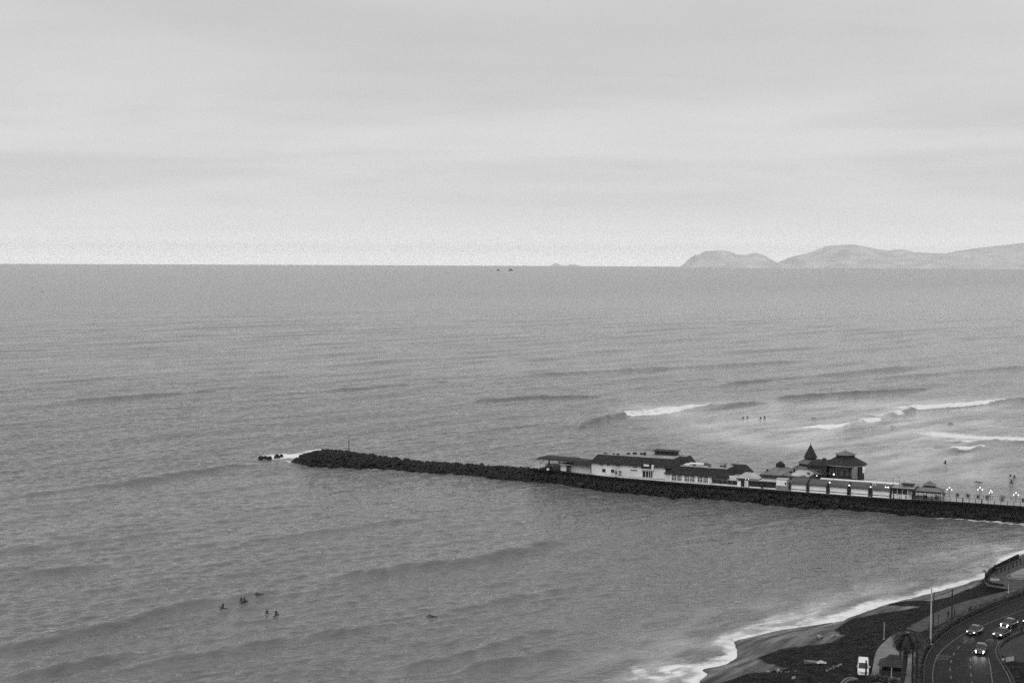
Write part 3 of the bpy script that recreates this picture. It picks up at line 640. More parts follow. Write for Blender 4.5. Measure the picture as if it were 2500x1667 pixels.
bal = obj('balcony', MB().box(16.3, -.9, 2.75, 20.3, 0, 2.95), K['white2'], mb_); f = MB().box(16.35, -.88, 2.96, 19.6, -.8, 3.6); obj('balustrade', f, K['dkwood'], bal); obj('pier_block', MB().box(19.7, -.85, 2.96, 20.3, -.3, 4.3), K['white2'], bal); 
dm = obj('dormer', MB().box(16.8, -.5, 3.3, 19.3, 1.6, 4.6), K['dkwood'], mb_); obj('dormer_window', MB().box(17.1, -.56, 3.75, 18.8, -.44, 4.4), K['white2'], dm); obj('dormer_roof', MB().frust(rect(16.5,-.8,19.6,2.0), 4.602, rect(17,-.2,19.1,2.0), 4.9), K['roofd'], dm)
for x in (2.8, 5.1, 8.2): obj('eave_lamp_box', MB().box(x, -.5, 3.3, x + 1.0, .02, 3.65), K['dkwood'], mb_)
v_ = obj('vent', MB().box(13.6, -.35, 3.2, 14.8, .02, 3.7), K['dkwood'], mb_); obj('vent_cap', MB().box(13.9, -.4, 3.45, 14.4, -.3, 3.75), K['white2'], v_)
obj('plinth', MB().box(-.05, -.12, -.02, WL + .05, -.002, .22), K['deckp'], mb_)
pc = thing('low_parapet', 'low pale parapet along the pier edge before the white building', 'wall'); 
pp = np.array([W(a, nearb(a) + .5) for a in np.linspace(2, 40, 30)]); obj('parapet_wall', MB().ribbon(pp, 0, .18, DZ, DZ + .3), K['white'], pc)
for a in np.linspace(2, 40, 14): q = W(a, nearb(a) + .42); obj('pier_post', MB().box(-.16, -.16, DZ, .16, .16, DZ + .42), K['white'], pc, loc=(q[0], q[1], 0), rz=TH)
p = W(9.6, -.9); pv = thing('parasol_stand', 'dark folded parasol on the walkway beside the white building door', 'parasol', (p[0], p[1], DZ)); obj('pole', MB().tube([(0,0,0),(0,0,2.2)], .05), K['metal'], pv); obj('canopy', MB().tube([(0,0,.9),(0,0,1.4),(0,0,2.3)], [.28,.3,.04], 8), K['cloth'], pv); obj('foot', MB().tube([(0,0,0),(0,0,.15)], .4, 10), K['metal'], pv)

# --- low building with paired arched windows
lo = B('window_building', 'low building with dark mansard roof over paired white-framed windows', 'building', 25.6, -1.9)
obj('wall', MB().box(0, 0, -.02, 14.4, 11, 2.35), K['white'], lo); obj('upper_block', MB().box(-.2, 1.9, -.02, 19.5, 11, 2.4), K['white'], lo)
r = obj('roof', MB().frust(rect(-.3,-.55,19.8,11.5), 2.42, rect(3.9,1.0,18.9,10.2), 4.65), K['roofd'], lo)
obj('roof_terrace', MB().box(4.2, 1.3, 4.63, 18.6, 9.9, 4.7), K['roofg'], r); obj('terrace_sheet', MB().box(5.0, 7.2, 4.701, 9.4, 9.2, 4.78), K['white2'], r); obj('skylight', MB().box(4.6, 4.4, 4.701, 6.0, 5.6, 4.9), K['white2'], r)
obj('fascia', MB().box(-.35, -.6, 2.25, 19.85, 11.55, 2.418), K['dkwood'], r)
m = MB()
for k in range(13): m.tube([(-.3 + k*20.1/12, -.55, 2.45), (3.9 + k*15/12, 1.0, 4.68)], .05, 4)
obj('seams', m, K['roofd'], r)
for gx in (2.1, 6.1, 10.2):
    for k in range(2):
        x = gx + k * 1.72; w = window(lo, x, x + 1.35, .42, 1.75, 0, 2); m = MB()
        pts = [(x + .675 + .675*math.cos(an), 1.86 + .34*math.sin(an)) for an in np.linspace(0, math.pi, 9)]
        m.add([(px_, -.05, pz_) for px_, pz_ in pts] + [(px_, .03, pz_) for px_, pz_ in pts], [tuple(range(9)), tuple(range(17, 8, -1))] + [(i, i+1, 10+i, 9+i) for i in range(8)]); obj('arch_pane', m, K['glass'], w)
for gx in (1.75, 5.65, 9.75, 13.6): obj('pilaster', MB().box(gx - .22, -.18, -.02, gx + .22, -.002, 2.24), K['white2'], lo)
for (x, y, w_, h_) in ((7.5,3,.9,.5),(10.5,5,1.2,.7),(12.5,2.6,.7,.9),(15.5,4.5,1.4,.5),(17.2,3,.5,1.0)): obj('roof_unit', MB().box(x, y, 4.705, x + w_, y + .8, 4.7 + h_), K['roofm'], lo)
rw = B('rear_hall', 'dark-roofed rear hall behind the low window building', 'building', 41.6, 6.0)
obj('wall', MB().box(0, 0, -.02, 7.0, 5.5, 2.6), K['midwall'], rw); mansard(rw, 0, 0, 7.0, 5.6, 2.62, 4.8, 1.4, .4, 'roofd')
# --- terrace with dark glazing, white pillars and pale canopies
te = B('glazed_terrace', 'dark-glazed dining terrace with white pillars between two low roofs', 'building', 40.1, -2.0)
obj('wall', MB().box(0, .4, -.02, 11.4, 7, 2.5), K['midwall'], te)
gl = obj('glazing', MB().box(.1, .28, .35, 7.6, .38, 1.5), K['glass'], te); f = MB()
for k in range(6): f.box(.1 + k*1.5 - .04, .2, .35, .1 + k*1.5 + .04, .3, 1.5)
f.box(.05, .18, 1.5, 7.7, .3, 1.62); obj('frame', f, K['midwall'], gl)
obj('sill_wall', MB().box(0, .0, -.02, 7.7, .25, .34), K['white'], te); obj('upper_panel', MB().box(4.7, .1, 1.64, 7.9, .39, 2.95), K['white'], te)
obj('pillar', MB().box(7.75, -.1, -.02, 8.75, .38, 1.6), K['white2'], te); obj('pillar', MB().box(9.9, -.1, -.02, 11.0, .38, 2.0), K['white2'], te); obj('doorway', MB().box(8.76, .3, -.02, 9.89, .39, 2.0), K['glass'], te)
obj('canopy_roof', MB().frust(rect(7.5,-.5,14.2,6.4), 2.55, rect(9.0,1.6,12.2,4.6), 3.7), K['roofl'], te); obj('canopy_edge', MB().box(7.4,-.6,2.4,14.3,6.5,2.548), K['dkwood'], te)
gt_ = B('dining_hall', 'long dark-glazed dining hall with thin pale roof edge', 'building', 51.5, -2.5)
obj('wall', MB().box(0, .3, -.02, 8.0, 7, 2.1), K['dkwood'], gt_); gl = obj('glazing', MB().box(.05, .2, .45, 7.75, .29, 1.95), K['glass'], gt_); f = MB()
for k in range(7): f.box(.05 + k*1.28 - .03, .12, .45, .05 + k*1.28 + .03, .21, 1.95)
obj('mullions', f, K['dkwood'], gl); obj('sill_wall', MB().box(0, .0, -.02, 7.8, .28, .3), K['white'], gt_); obj('roof_slab', MB().box(-.2, -.4, 2.105, 8.0, 7.2, 2.3), K['roofl'], gt_)
pb = B('white_booth', 'small plain white booth between dining hall and first awning', 'booth', 59.5, -2.7)
obj('wall', MB().box(0, 0, 1.2, 3.1, 3, 3.0), K['white2'], pb); obj('base', MB().box(-.1, -.1, -.02, 3.6, 3, 1.198), K['midwall'], pb); obj('roof', MB().box(-.15, -.15, 3.002, 3.25, 3.1, 3.1), K['roofl'], pb); window(pb, 2.55, 3.0, 1.6, 2.3, 0, 0, trans=False)
# --- hall roofs with the small cupola
def ngon(cx_, cy_, r, n=8, ph=math.pi/8, sy=1.0): return [(cx_ + r*math.cos(ph + 2*math.pi*k/n), cy_ + r*sy*math.sin(ph + 2*math.pi*k/n)) for k in range(n)]
ch = B('cupola_hall', 'dark hall with pale hipped roof crowned by a small peaked cupola', 'building', 53.4, 2.2)
obj('wall', MB().box(0, 0, -.02, 15, 11, 2.75), K['dkwood'], ch); obj('eave', MB().frust(rect(-.8,-.9,15.6,11.6), 2.752, rect(.2,.4,14.4,10.4), 3.5), K['roofd'], ch)
r = obj('roof', MB().frust(rect(.2,.4,9.6,10.4), 3.502, rect(3.3,4.4,6.1,7.2), 5.05), K['roofn'], ch); obj('roof_low', MB().frust(rect(8.2,.5,14.4,10.3), 3.504, rect(9.8,3.5,12.6,7.5), 4.35), K['roofl'], ch)
cu = obj('cupola', MB().prism(ngon(4.7, 5.8, 1.38, 6, 0), 5.04, 5.85), K['roofd'], ch); obj('cupola_roof', MB().cone(ngon(4.7, 5.8, 1.5, 6, 0), 5.852, (4.7, 5.8, 6.95)), K['roofd'], cu)
for x in (1.5, 4.5, 7.5, 10.5, 13): window(ch, x - .7, x + .7, 1.0, 2.2, 0, 1)
m = MB().box(-.2, -.5, 3.52, 14.5, -.42, 3.6); obj('gutter', m, K['pmetal'], ch)
for (x, y, z_, w_, h_) in ((1.4,2.0,3.9,.5,.8),(8.3,2.2,3.6,.7,.9),(9.2,3.0,4.0,.4,1.1),(13.2,3.0,3.7,.8,.6)): obj('roof_vent', MB().box(x, y, z_ - .4, x + w_, y + .5, z_ + h_), K['roofd'], ch)
obj('veranda', MB().box(-.4, -2.1, -.02, 10.2, -.9, 2.0), K['dkwood'], ch); obj('veranda_roof', MB().add([(-.6,-2.5,2.0),(10.5,-2.5,2.0),(10.5,-.9,2.6),(-.6,-.9,2.6),(-.6,-2.5,1.9),(10.5,-2.5,1.9),(10.5,-.9,2.5),(-.6,-.9,2.5)], [(0,1,2,3),(7,6,5,4),(0,4,5,1),(1,5,6,2),(2,6,7,3),(3,7,4,0)]), K['roofm'], ch)
# --- spire pavilion
sp = B('spire_pavilion', 'octagonal pavilion with tall pointed dark spire', 'pavilion', 65.2, 16.0)
obj('platform', MB().prism(ngon(0,0,7.6), -.6, .0), K['dkwood'], sp)
for k in range(8):
    x, y = ngon(0,0,6.8)[k]; obj('stilt', MB().tube([(x,y,-6.5),(x,y,-.6)], .28, 6), K['dkwood'], sp)
obj('wall', MB().prism(ngon(0,0,6.6), 0, 3.2), K['dkwood'], sp)
obj('lower_roof', MB().frust(ngon(0,0,7.3), 3.202, ngon(0,0,3.6), 5.0), K['roofm'], sp); obj('drum', MB().prism(ngon(0,0,3.4), 4.95, 5.75), K['roofd'], sp)
obj('upper_roof', MB().frust(ngon(0,0,4.0), 5.752, ngon(0,0,1.75), 6.9), K['roofm'], sp); obj('neck', MB().prism(ngon(0,0,1.6), 6.85, 7.45), K['roofd'], sp)
obj('spire', MB().frust(ngon(0,0,2.0), 7.452, ngon(0,0,.06), 11.35), K['roofd'], sp); obj('spire_skirt', MB().frust(ngon(0,0,2.15), 7.3, ngon(0,0,1.95), 7.45), K['roofd'], sp); obj('finial', MB().tube([(0,0,11.2),(0,0,12.0)], .05, 5), K['metal'], sp)
for k in range(8):
    p0, p1 = ngon(0,0,6.6)[k], ngon(0,0,6.6)[(k+1) % 8]; q = (np.array(p0) + np.array(p1)) / 2; an = math.atan2(q[1], q[0]); m = MB().box(-.03,-1.6,.9,.05,1.6,2.4); o = obj('window', m, K['glass'], sp, loc=(q[0], q[1], 0), rz=an)
    f = MB().box(.0,-1.7,.8,.1,1.7,.9).box(.0,-1.7,2.4,.1,1.7,2.5)
    for y in (-1.65, -.6, .5, 1.55): f.box(.0, y, .9, .09, y + .1, 2.4)
    obj('frame', f, K['midwall'], o)
# --- big two-tier pavilion on stilts
bp_ = B('stilt_pavilion', 'large dark octagonal pavilion with two-tier roof on stilts over the water', 'pavilion', 75.6, 16.0)
obj('platform', MB().prism(ngon(0,0,6.6), -1.6, -.9), K['dkwood'], bp_)
for k in range(8):
    x, y = ngon(0,0,5.8)[k]; obj('stilt', MB().tube([(x,y,-6.5),(x,y,-1.6)], .3, 6), K['dkwood'], bp_)
obj('wall', MB().prism(ngon(0,0,5.6), -.9, 6.2), K['dkwood'], bp_); obj('side_panel', MB().box(2.9,-5.0,2.6,4.4,-4.0,6.0), K['midwall'], bp_, rz=0)
obj('lower_roof', MB().frust(ngon(0,0,6.5), 6.202, ngon(0,0,3.0), 8.1), K['roofd'], bp_); obj('lower_fascia', MB().prism(ngon(0,0,6.55), 5.95, 6.2), K['midwall'], bp_)
obj('lantern', MB().prism(ngon(0,0,2.75), 8.05, 8.95), K['dkwood'], bp_); obj('upper_roof', MB().frust(ngon(0,0,3.3), 8.952, ngon(0,0,.3), 9.95), K['roofn'], bp_); obj('finial', MB().tube([(0,0,9.9),(0,0,10.6)], .06, 5), K['metal'], bp_)
wing = obj('side_wing', MB().box(-10.2,-4.5,-.9,-4.6,3.5,5.6), K['dkwood'], bp_); obj('wing_roof', MB().frust(rect(-10.6,-5,-4.2,4), 5.602, rect(-9.4,-3.5,-4.2,2.5), 6.7), K['roofd'], wing); obj('chimney', MB().box(-6.3,-2.4,5.7,-5.4,-1.6,7.7), K['dkwood'], wing)
for k in range(8):
    p0, p1 = ngon(0,0,5.6)[k], ngon(0,0,5.6)[(k+1) % 8]; q = (np.array(p0) + np.array(p1)) / 2; an = math.atan2(q[1], q[0])
    for y0 in (-1.5, .3):
        o = obj('window', MB().box(-.1,y0,3.2,.06,y0+1.2,5.2), K['glass'], bp_, loc=(q[0]-.05*math.cos(an), q[1]-.05*math.sin(an), 0), rz=an); f = MB().box(.0,y0-.1,3.1,.14,y0,5.3).box(.0,y0+1.2,3.1,.14,y0+1.3,5.3).box(.0,y0,5.2,.14,y0+1.2,5.3).box(.0,y0,4.2,.1,y0+1.2,4.27); obj('frame', f, K['midwall'], o)
for x in (-9.2, -7.6):
    o = obj('window', MB().box(x,-4.6,2.4,x+1.1,-4.46,4.3), K['glass'], bp_); pts = MB().box(x-.1,-4.66,2.3,x,-4.5,4.4).box(x+1.1,-4.66,2.3,x+1.2,-4.5,4.4).box(x-.1,-4.66,4.3,x+1.2,-4.5,4.42); obj('frame', pts, K['midwall'], o)
fl = B('side_flag', 'pale hanging banner on the right corner of the stilt pavilion', 'banner', 81.2, 12.6); obj('pole', MB().tube([(0,0,-1),(0,0,6.4)], .06), K['metal'], fl); m = MB()
m.loft([[(.05,0,z),(.75,.1*math.sin(z*2),z),(.75,.06+.1*math.sin(z*2),z),(.05,.06,z)] for z in np.linspace(4.2, 6.1, 6)]); obj('cloth', m, K['white2'], fl)
# --- covered walkway behind the awnings
cw = B('covered_walkway', 'long white flat-roofed walkway behind the row of awnings', 'walkway', 70.5, 5.2)
obj('roof', MB().box(0, 0, 2.55, 22.5, 1.7, 2.85), K['white2'], cw)
for k in range(10): obj('post', MB().box(.4 + k*2.4 - .07, .1, -.01, .4 + k*2.4 + .07, .24, 2.55), K['dkwood'], cw)
obj('back_panel', MB().box(0, 1.5, 0, 22.5, 1.6, 1.2), K['midwall'], cw)
# --- row of awnings
AW = [(63.8, 68.6, 3.4, 2.2), (69.1, 74.3, 3.3, 2.15), (74.9, 80.2, 3.3, 2.2), (80.9, 86.1, 3.3, 2.2), (86.9, 92.0, 3.15, 2.1)]
ORD = ['first', 'second', 'third', 'fourth', 'fifth']
for k, (a0, a1, zt, ze) in enumerate(AW):
    L = a1 - a0; aw = B('awning_bay', f'white dining bay under curved dark awning, {ORD[k]} of five from the white booth', 'awning bay', a0, -3.2, 0, 'row of awning bays')
    n = 7; rings_ = []
    for x in np.linspace(0, L, 2):
        pts = [(x, 4.2 - 4.6*math.sin(an), ze + (zt - ze)*math.cos(an)**.8) for an in np.linspace(0, math.pi/2, n)]
        rings_.append(pts)
    v = rings_[0] + rings_[1]; m = MB().add(v + [(x, y, z - .1) for x, y, z in v], [(i, i+1, n+i+1, n+i) for i in range(n-1)] + [(2*n+n+i, 2*n+n+i+1, 2*n+i+1, 2*n+i) for i in range(n-1)] + [(n-1, 3*n-1, 4*n-1, 2*n-1)])
    for x, s_ in ((0, 1), (L, -1)):      # quarter-round side flaps
        pts = [(x, 4.2 - 4.6*math.sin(an), ze + (zt - ze)*math.cos(an)**.8) for an in np.linspace(0, math.pi/2, n)] + [(x, 4.2, ze)]
        m.add(pts, [tuple(range(n + 1))])
    ca = obj('canopy', m, K['awn'], aw)
    obj('valance', MB().box(0, -.5, ze - .14, L, -.42, ze - .002), K['awn'], ca)
    obj('front_panel', MB().box(.15, .0, .62, L - .25, .1, ze - .1), K['white2'], aw); obj('lower_panel', MB().box(.15, -.1, -.01, L - .25, .1, .45), K['white2'], aw); obj('rail', MB().box(.05, -.16, .46, L - .1, .05, .6), K['dkwood'], aw)
    for x in (-.22, L - .2): obj('post', MB().box(x, -.3, -.01, x + .42, .3, ze - .02), K['dkwood'], aw)
    obj('rear_wall', MB().box(0, 4.1, 0, L, 4.2, ze - .02), K['dkwood'], aw)
# --- glass pavilion and gazebo
gp = B('glass_pavilion', 'flat-roofed pavilion with dark glazing and white base beside the gazebo', 'pavilion', 92.4, -3.2)
obj('base_wall', MB().box(0, 0, -.01, 5.6, .15, 1.2), K['white2'], gp); obj('rear_wall', MB().box(0, 6, 0, 5.6, 6.15, 2.7), K['midwall'], gp)
for k in range(4):
    o = obj('window', MB().box(.15 + k*1.38, .05, 1.3, 1.4 + k*1.38, .1, 2.6), K['glass'] if k < 3 else K['midwall'], gp); obj('frame', MB().box(.05 + k*1.38, -.02, 1.2, .14 + k*1.38, .14, 2.7), K['white2'], o)
obj('roof', MB().box(-.4, -.5, 2.72, 6.4, 6.6, 2.95), K['roofd'], gp); obj('roof_deck', MB().box(-.1, -.2, 2.952, 6.0, 6.3, 3.0), K['roofg'], gp)
la = obj('roof_lantern', MB().box(2.6, 2.4, 3.0, 5.2, 4.2, 3.6), K['midwall'], gp); obj('lantern_roof', MB().box(2.2, 2.0, 3.602, 5.6, 4.6, 3.85), K['roofd'], la); obj('antenna', MB().tube([(2.9,3,3.8),(2.9,3,5)], .03, 4), K['metal'], la)
for k in range(5): obj('base_post', MB().box(.3 + k*1.15, -.12, -.01, .42 + k*1.15, -.01, 1.15), K['pmetal'], gp)
for (a, zt, lab) in ((92.2, 5.3, 'thin dark flagpole on the pier by the fifth awning'), (93.9, 5.6, 'thin dark flagpole rising in front of the glass pavilion roof')):
    p = W3(a, -.2); o = thing('flagpole', lab, 'pole', p); obj('shaft', MB().tube([(0,0,0),(0,0,zt)], [.07,.04]), K['metal'], o); obj('cap', MB().ball((0,0,zt), .09, 6, 4), K['metal'], o)
ga = B('gazebo', 'open gazebo with hipped roof and small roof lantern at the end of the buildings', 'gazebo', 102.2, -.4)
obj('roof', MB().frust(rect(-3.9,-3.2,3.7,3.2), 2.6, rect(-1.6,-1.3,1.6,1.3), 3.45), K['roofn'], ga); obj('eave_board', MB().box(-3.95,-3.25,2.4,3.75,3.25,2.598), K['dkwood'], ga)
lt = obj('roof_lantern', MB().box(-1.45,-1.15,3.44,1.45,1.15,4.0), K['dkwood'], ga); obj('lantern_roof', MB().cone(rect(-1.9,-1.5,1.9,1.5), 4.002, (0,0,5.1)), K['roofn'], lt)
for x in (-3.5, -1.2, 1.1, 3.3):
    for y in (-2.8, 2.8): obj('post', MB().box(x-.08, y-.08, -.01, x+.08, y+.08, 2.4), K['dkwood'] if y < 0 else K['pmetal'], ga)
obj('counter', MB().box(-3.4,-1.0,-.01,-.6,-.6,1.0), K['midwall'], ga); obj('fascia_strip', MB().box(-3.7,-3.0,2.1,3.5,-2.9,2.38), K['dkwood'], ga)
# --- railing along the near edge on the right
rl = thing('pier_railing', 'dark post-and-rail fence along the open right end of the pier', 'railing')
pts = np.array([W(a, nearb(a) + .35) for a in np.linspace(93, 150, 80)])
obj('top_rail', MB().ribbon(pts, -.04, .04, DZ + 1.05, DZ + 1.12), K['metal'], rl); obj('middle_rail', MB().ribbon(pts, -.025, .025, DZ + .55, DZ + .59), K['metal'], rl)
for a in np.arange(93, 150, 1.66):
    q = W(a, nearb(a) + .35); big = rg.random() < .12; obj('post', MB().box(-.07,-.07,0,.07,.07,1.16) if not big else MB().box(-.14,-.14,0,.14,.14,1.3), K['metal'], rl, loc=(q[0], q[1], DZ), rz=TH)
fr_ = thing('far_railing', 'thin dark railing along the far edge of the open pier deck', 'railing'); pts = np.array([W(a, np.interp(a, [88,110,150], [6.6,6.9,7.7])) for a in np.linspace(99, 150, 60)])
obj('top_rail', MB().ribbon(pts, -.03, .03, DZ + .85, DZ + .9), K['metal'], fr_)
for a in np.arange(99, 150, 2.4): q = W(a, np.interp(a, [88,110,150], [6.6,6.9,7.7])); obj('post', MB().box(-.04,-.04,0,.04,.04,.9), K['metal'], fr_, loc=(q[0], q[1], DZ), rz=TH)
# --- lamp posts
def lamp(a, b, zt, n, lab, rot=0.0, z0=0.0, r=.22):
    r *= .68
    o = thing('lamp_post', lab, 'lamp', W3(a, b, z0), TH + rot, 'globe lamps on the pier'); zt -= z0
    if n == 3:
        obj('pole', MB().tube([(0,0,0),(0,0,.3),(0,0,zt)], [.13,.07,.05]), K['metal'], o); obj('arms', MB().tube([(-.6,0,zt-.35),(-.3,0,zt-.62),(0,0,zt-.7),(.3,0,zt-.62),(.6,0,zt-.35)], .04), K['metal'], o)
        for x, z in ((-.6, zt - .3), (.6, zt - .3), (0, zt + .25)): obj('globe', MB().ball((x, 0, z), r, 10, 6), K['globe'], o, True)
    else:
        obj('pole', MB().tube([(0,0,0),(0,0,.3),(0,0,zt - r)], [.1,.06,.05]), K['metal'], o); obj('globe', MB().ball((0, 0, zt), r, 10, 6), K['globe'], o, True)
lamp(106.7, 6.2, 2.35, 3, 'three-globe lamp post on the pier nearest the gazebo'); lamp(114.9, 6.3, 2.9, 3, 'tallest three-globe lamp post on the open pier deck'); lamp(117.8, 5.7, 2.4, 3, 'three-globe lamp post seen edge-on beside a dark planter', 1.1); lamp(124.5, 5.3, 2.3, 3, 'three-globe lamp post at the right edge of the photo')
for a, b, zt, z0, r, lab in ((75.2,1.5,4.9,0,.33,'bright single globe lamp rising above the second awning gap'), (75.0,-3.1,3.2,0,.3,'globe lamp between the second and third awnings'), (80.55,-3.1,2.75,0,.3,'globe lamp between the third and fourth awnings'), (86.5,-3.1,2.7,0,.28,'lower left globe lamp of the pair beside the fourth awning'),
                         (87.4,-.8,2.95,0,.28,'upper right globe lamp of the pair beside the fourth awning'), (90.7,-3.4,3.0,2.0,.28,'left globe lamp of the pair on the fifth awning'), (91.4,-3.4,3.0,2.0,.28,'right globe lamp of the pair on the fifth awning'), (98.6,-2.6,2.5,0,.26,'globe lamp between glass pavilion and gazebo'),
                         (50.5,-2.6,2.45,0,.13,'left tiny lit lamp under the pale canopy'), (51.3,-2.6,2.5,0,.13,'right tiny lit lamp under the pale canopy'), (70.4,1.2,4.2,0,.2,'small lit lamp above the first awning gap')):
    lamp(a, b, zt, 1, lab, 0, z0, r)
# planters on the deck
for a, b, s_, lab in ((105.2,6.0,.5,'small dark bush on the deck left of the first lamp post'), (108.9,6.0,.55,'dark bush on the deck right of the first lamp post'), (111.8,6.1,.55,'dark bush midway between the first two lamp posts'), (117.0,5.2,.65,'dark bush in front of the edge-on lamp post'), (121.0,4.4,.85,'largest round dark bush between the last two lamp posts'), (126.4,5.2,.5,'dark bush at the far right edge of the deck'), (114.4,5.9,.35,'tiny dark bush at the foot of the tallest lamp post'), (66.2,2.0,1.35,'large dark bush rising behind the first awning'), (70.2,2.2,1.1,'dark bush rising behind the gap of the first two awnings'), (60.6,.9,1.2,'dark bush rising behind the white booth'), (55.5,-3.4,.5,'small dark bush before the long dining hall'), (104.3,-1.2,.7,'dark bush inside the gazebo right side'), (101.4,-2.0,.6,'dark bush inside the gazebo beside the counter')):
    o = thing('planter_bush', lab, 'plant', W3(a, b), 0, 'bushes on the pier deck'); tall = 1.6 if s_ > 1 else 0; obj('planter', MB().frust(ngon(0,0,.28), 0, ngon(0,0,.36), .4), K['midwall'], o); m = MB(); leaves(m, (0,0,.45 + s_*.6 + tall), s_, 150 if s_ < 1 else 420, .14, rg); obj('stem', MB().tube([(0,0,.2),(.05,0,.5 + tall),(0,.05,.8 + tall)], .05, 5), K['dkwood'], o); obj('foliage', m, K['plant'], o)

# ------------------------------------------------------------------ islands and far rocks
def island(name, prof, D, depth, base_z, v, seed, nx=150, ny=34, end=0.0):
    us = np.linspace(prof[0][0], prof[-1][0], nx); vs_ = np.interp(us, [p[0] for p in prof], [p[1] for p in prof])
    F = []; XZ = np.array([PZ(u_, v_, D) for u_, v_ in zip(us, vs_)]); FF, X = np.meshgrid(np.linspace(0, 1, ny), XZ[:, 0], indexing='ij'); h = np.tile(XZ[:, 1] - base_z, (ny, 1))
    nz = fbm(X / depth * 5 + seed, FF * 6.0, 5, seed) - .47; rid = 1 - np.abs(2 * vnoise(X / depth * 9 + 3 * nz, FF * 1.6, seed) - 1); k = 1 - np.exp(-((FF - .5) / .16) ** 2)
    zt = base_z + h * np.maximum(0, np.maximum(0, np.sin(np.pi * FF)) ** .8 * (1 + k * (1.0 * nz - .27 * rid))); zt[0] -= 12; zt[-1] -= 12
    V = np.stack([X.ravel(), (D + (FF - .5) * depth).ravel(), zt.ravel()], 1).tolist()
    for j in range(ny - 1):
        for i in range(nx - 1): a = j*nx + i; F.append((a, a+1, a+nx+1, a+nx))
    return obj(name, MB().add(V, F), v, smooth=True)
isl = mat('barren_island_rock', .5, .95, .22, .0035, 0)
def zpix(l): return [(1600 + x / 2.613, 560 + y / 2.613) for x, y in l]
struct(island('island', zpix([(150,244),(190,238),(220,205),(250,165),(290,160),(300,150),(320,140),(370,136),(420,133),(465,140),(520,162),(590,162),(630,150),(680,160),(730,190),(780,216),(845,222),(870,246)]), 19000, 1900, -26, isl, 3))
struct(island('island', zpix([(820,240),(850,215),(870,180),(910,165),(950,160),(1040,130),(1100,105),(1180,100),(1250,95),(1320,108),(1430,130),(1470,138),(1530,128),(1580,140),(1620,152),(1680,145),(1750,152),(1860,152),(1960,135),(2060,118),(2150,108),(2250,98),(2352,85),(2500,75),(2700,90),(2900,150),(3000,245)]), 21000, 3600, -32, isl, 8, 260, 40))
struct(island('island', [(1330,652),(1342,649),(1350,645.5),(1357,642.5),(1363,644),(1372,648.5),(1387,648.2),(1390,645.5),(1398,645),(1412,647.5),(1424,651.5)], 35300, 900, -87, isl, 5, 60, 14))
for (l, lab) in (([(1210,662),(1213,659.5),(1216.5,656.5),(1219.5,659.5),(1222,662)], 'smaller left of two dark rocks below the horizon'), ([(1239,662.5),(1242,659.5),(1245,656.5),(1248,655.8),(1251,658.5),(1254,662),(1257,660.5),(1259.5,662.8)], 'larger right of two dark rocks below the horizon')):
    tag(island('sea_rock', l, 9800, 60, -7.2, K['rockfar'], 4, 24, 10), lab, 'rock')

# ------------------------------------------------------------------ people
def body_mesh(name, J, E, mat_, head):
    """J: joint -> (x,y,z,r); one continuous skinned body"""
    names = list(J); me = bpy.data.meshes.new(name); me.from_pydata([J[n][:3] for n in names], [(names.index(a), names.index(b)) for a, b in E], []); o = bpy.data.objects.new(name, me); COL.objects.link(o)
    o.modifiers.new('skin', 'SKIN'); sv = me.skin_vertices[0].data
    for i, n in enumerate(names): sv[i].radius = (J[n][3], J[n][3] * .85); sv[i].use_root = (n == 'pelvis')
    ss = o.modifiers.new('sub', 'SUBSURF'); ss.levels = 1; ss.render_levels = 1
    dg = bpy.context.evaluated_depsgraph_get(); r = bpy.data.meshes.new_from_object(o.evaluated_get(dg)); bpy.data.objects.remove(o); r.name = name
    r.materials.clear(); r.materials.append(mat_); r.polygons.foreach_set('use_smooth', [True] * len(r.polygons)); return r
EDG = [('pelvis','belly'),('belly','chest'),('chest','neck'),('neck','head0'),('head0','head1')] + [e for s in 'LR' for e in (('chest','sh'+s),('sh'+s,'el'+s),('el'+s,'wr'+s),('wr'+s,'ha'+s),('pelvis','hip'+s),('hip'+s,'kn'+s),('kn'+s,'an'+s),('an'+s,'to'+s))]
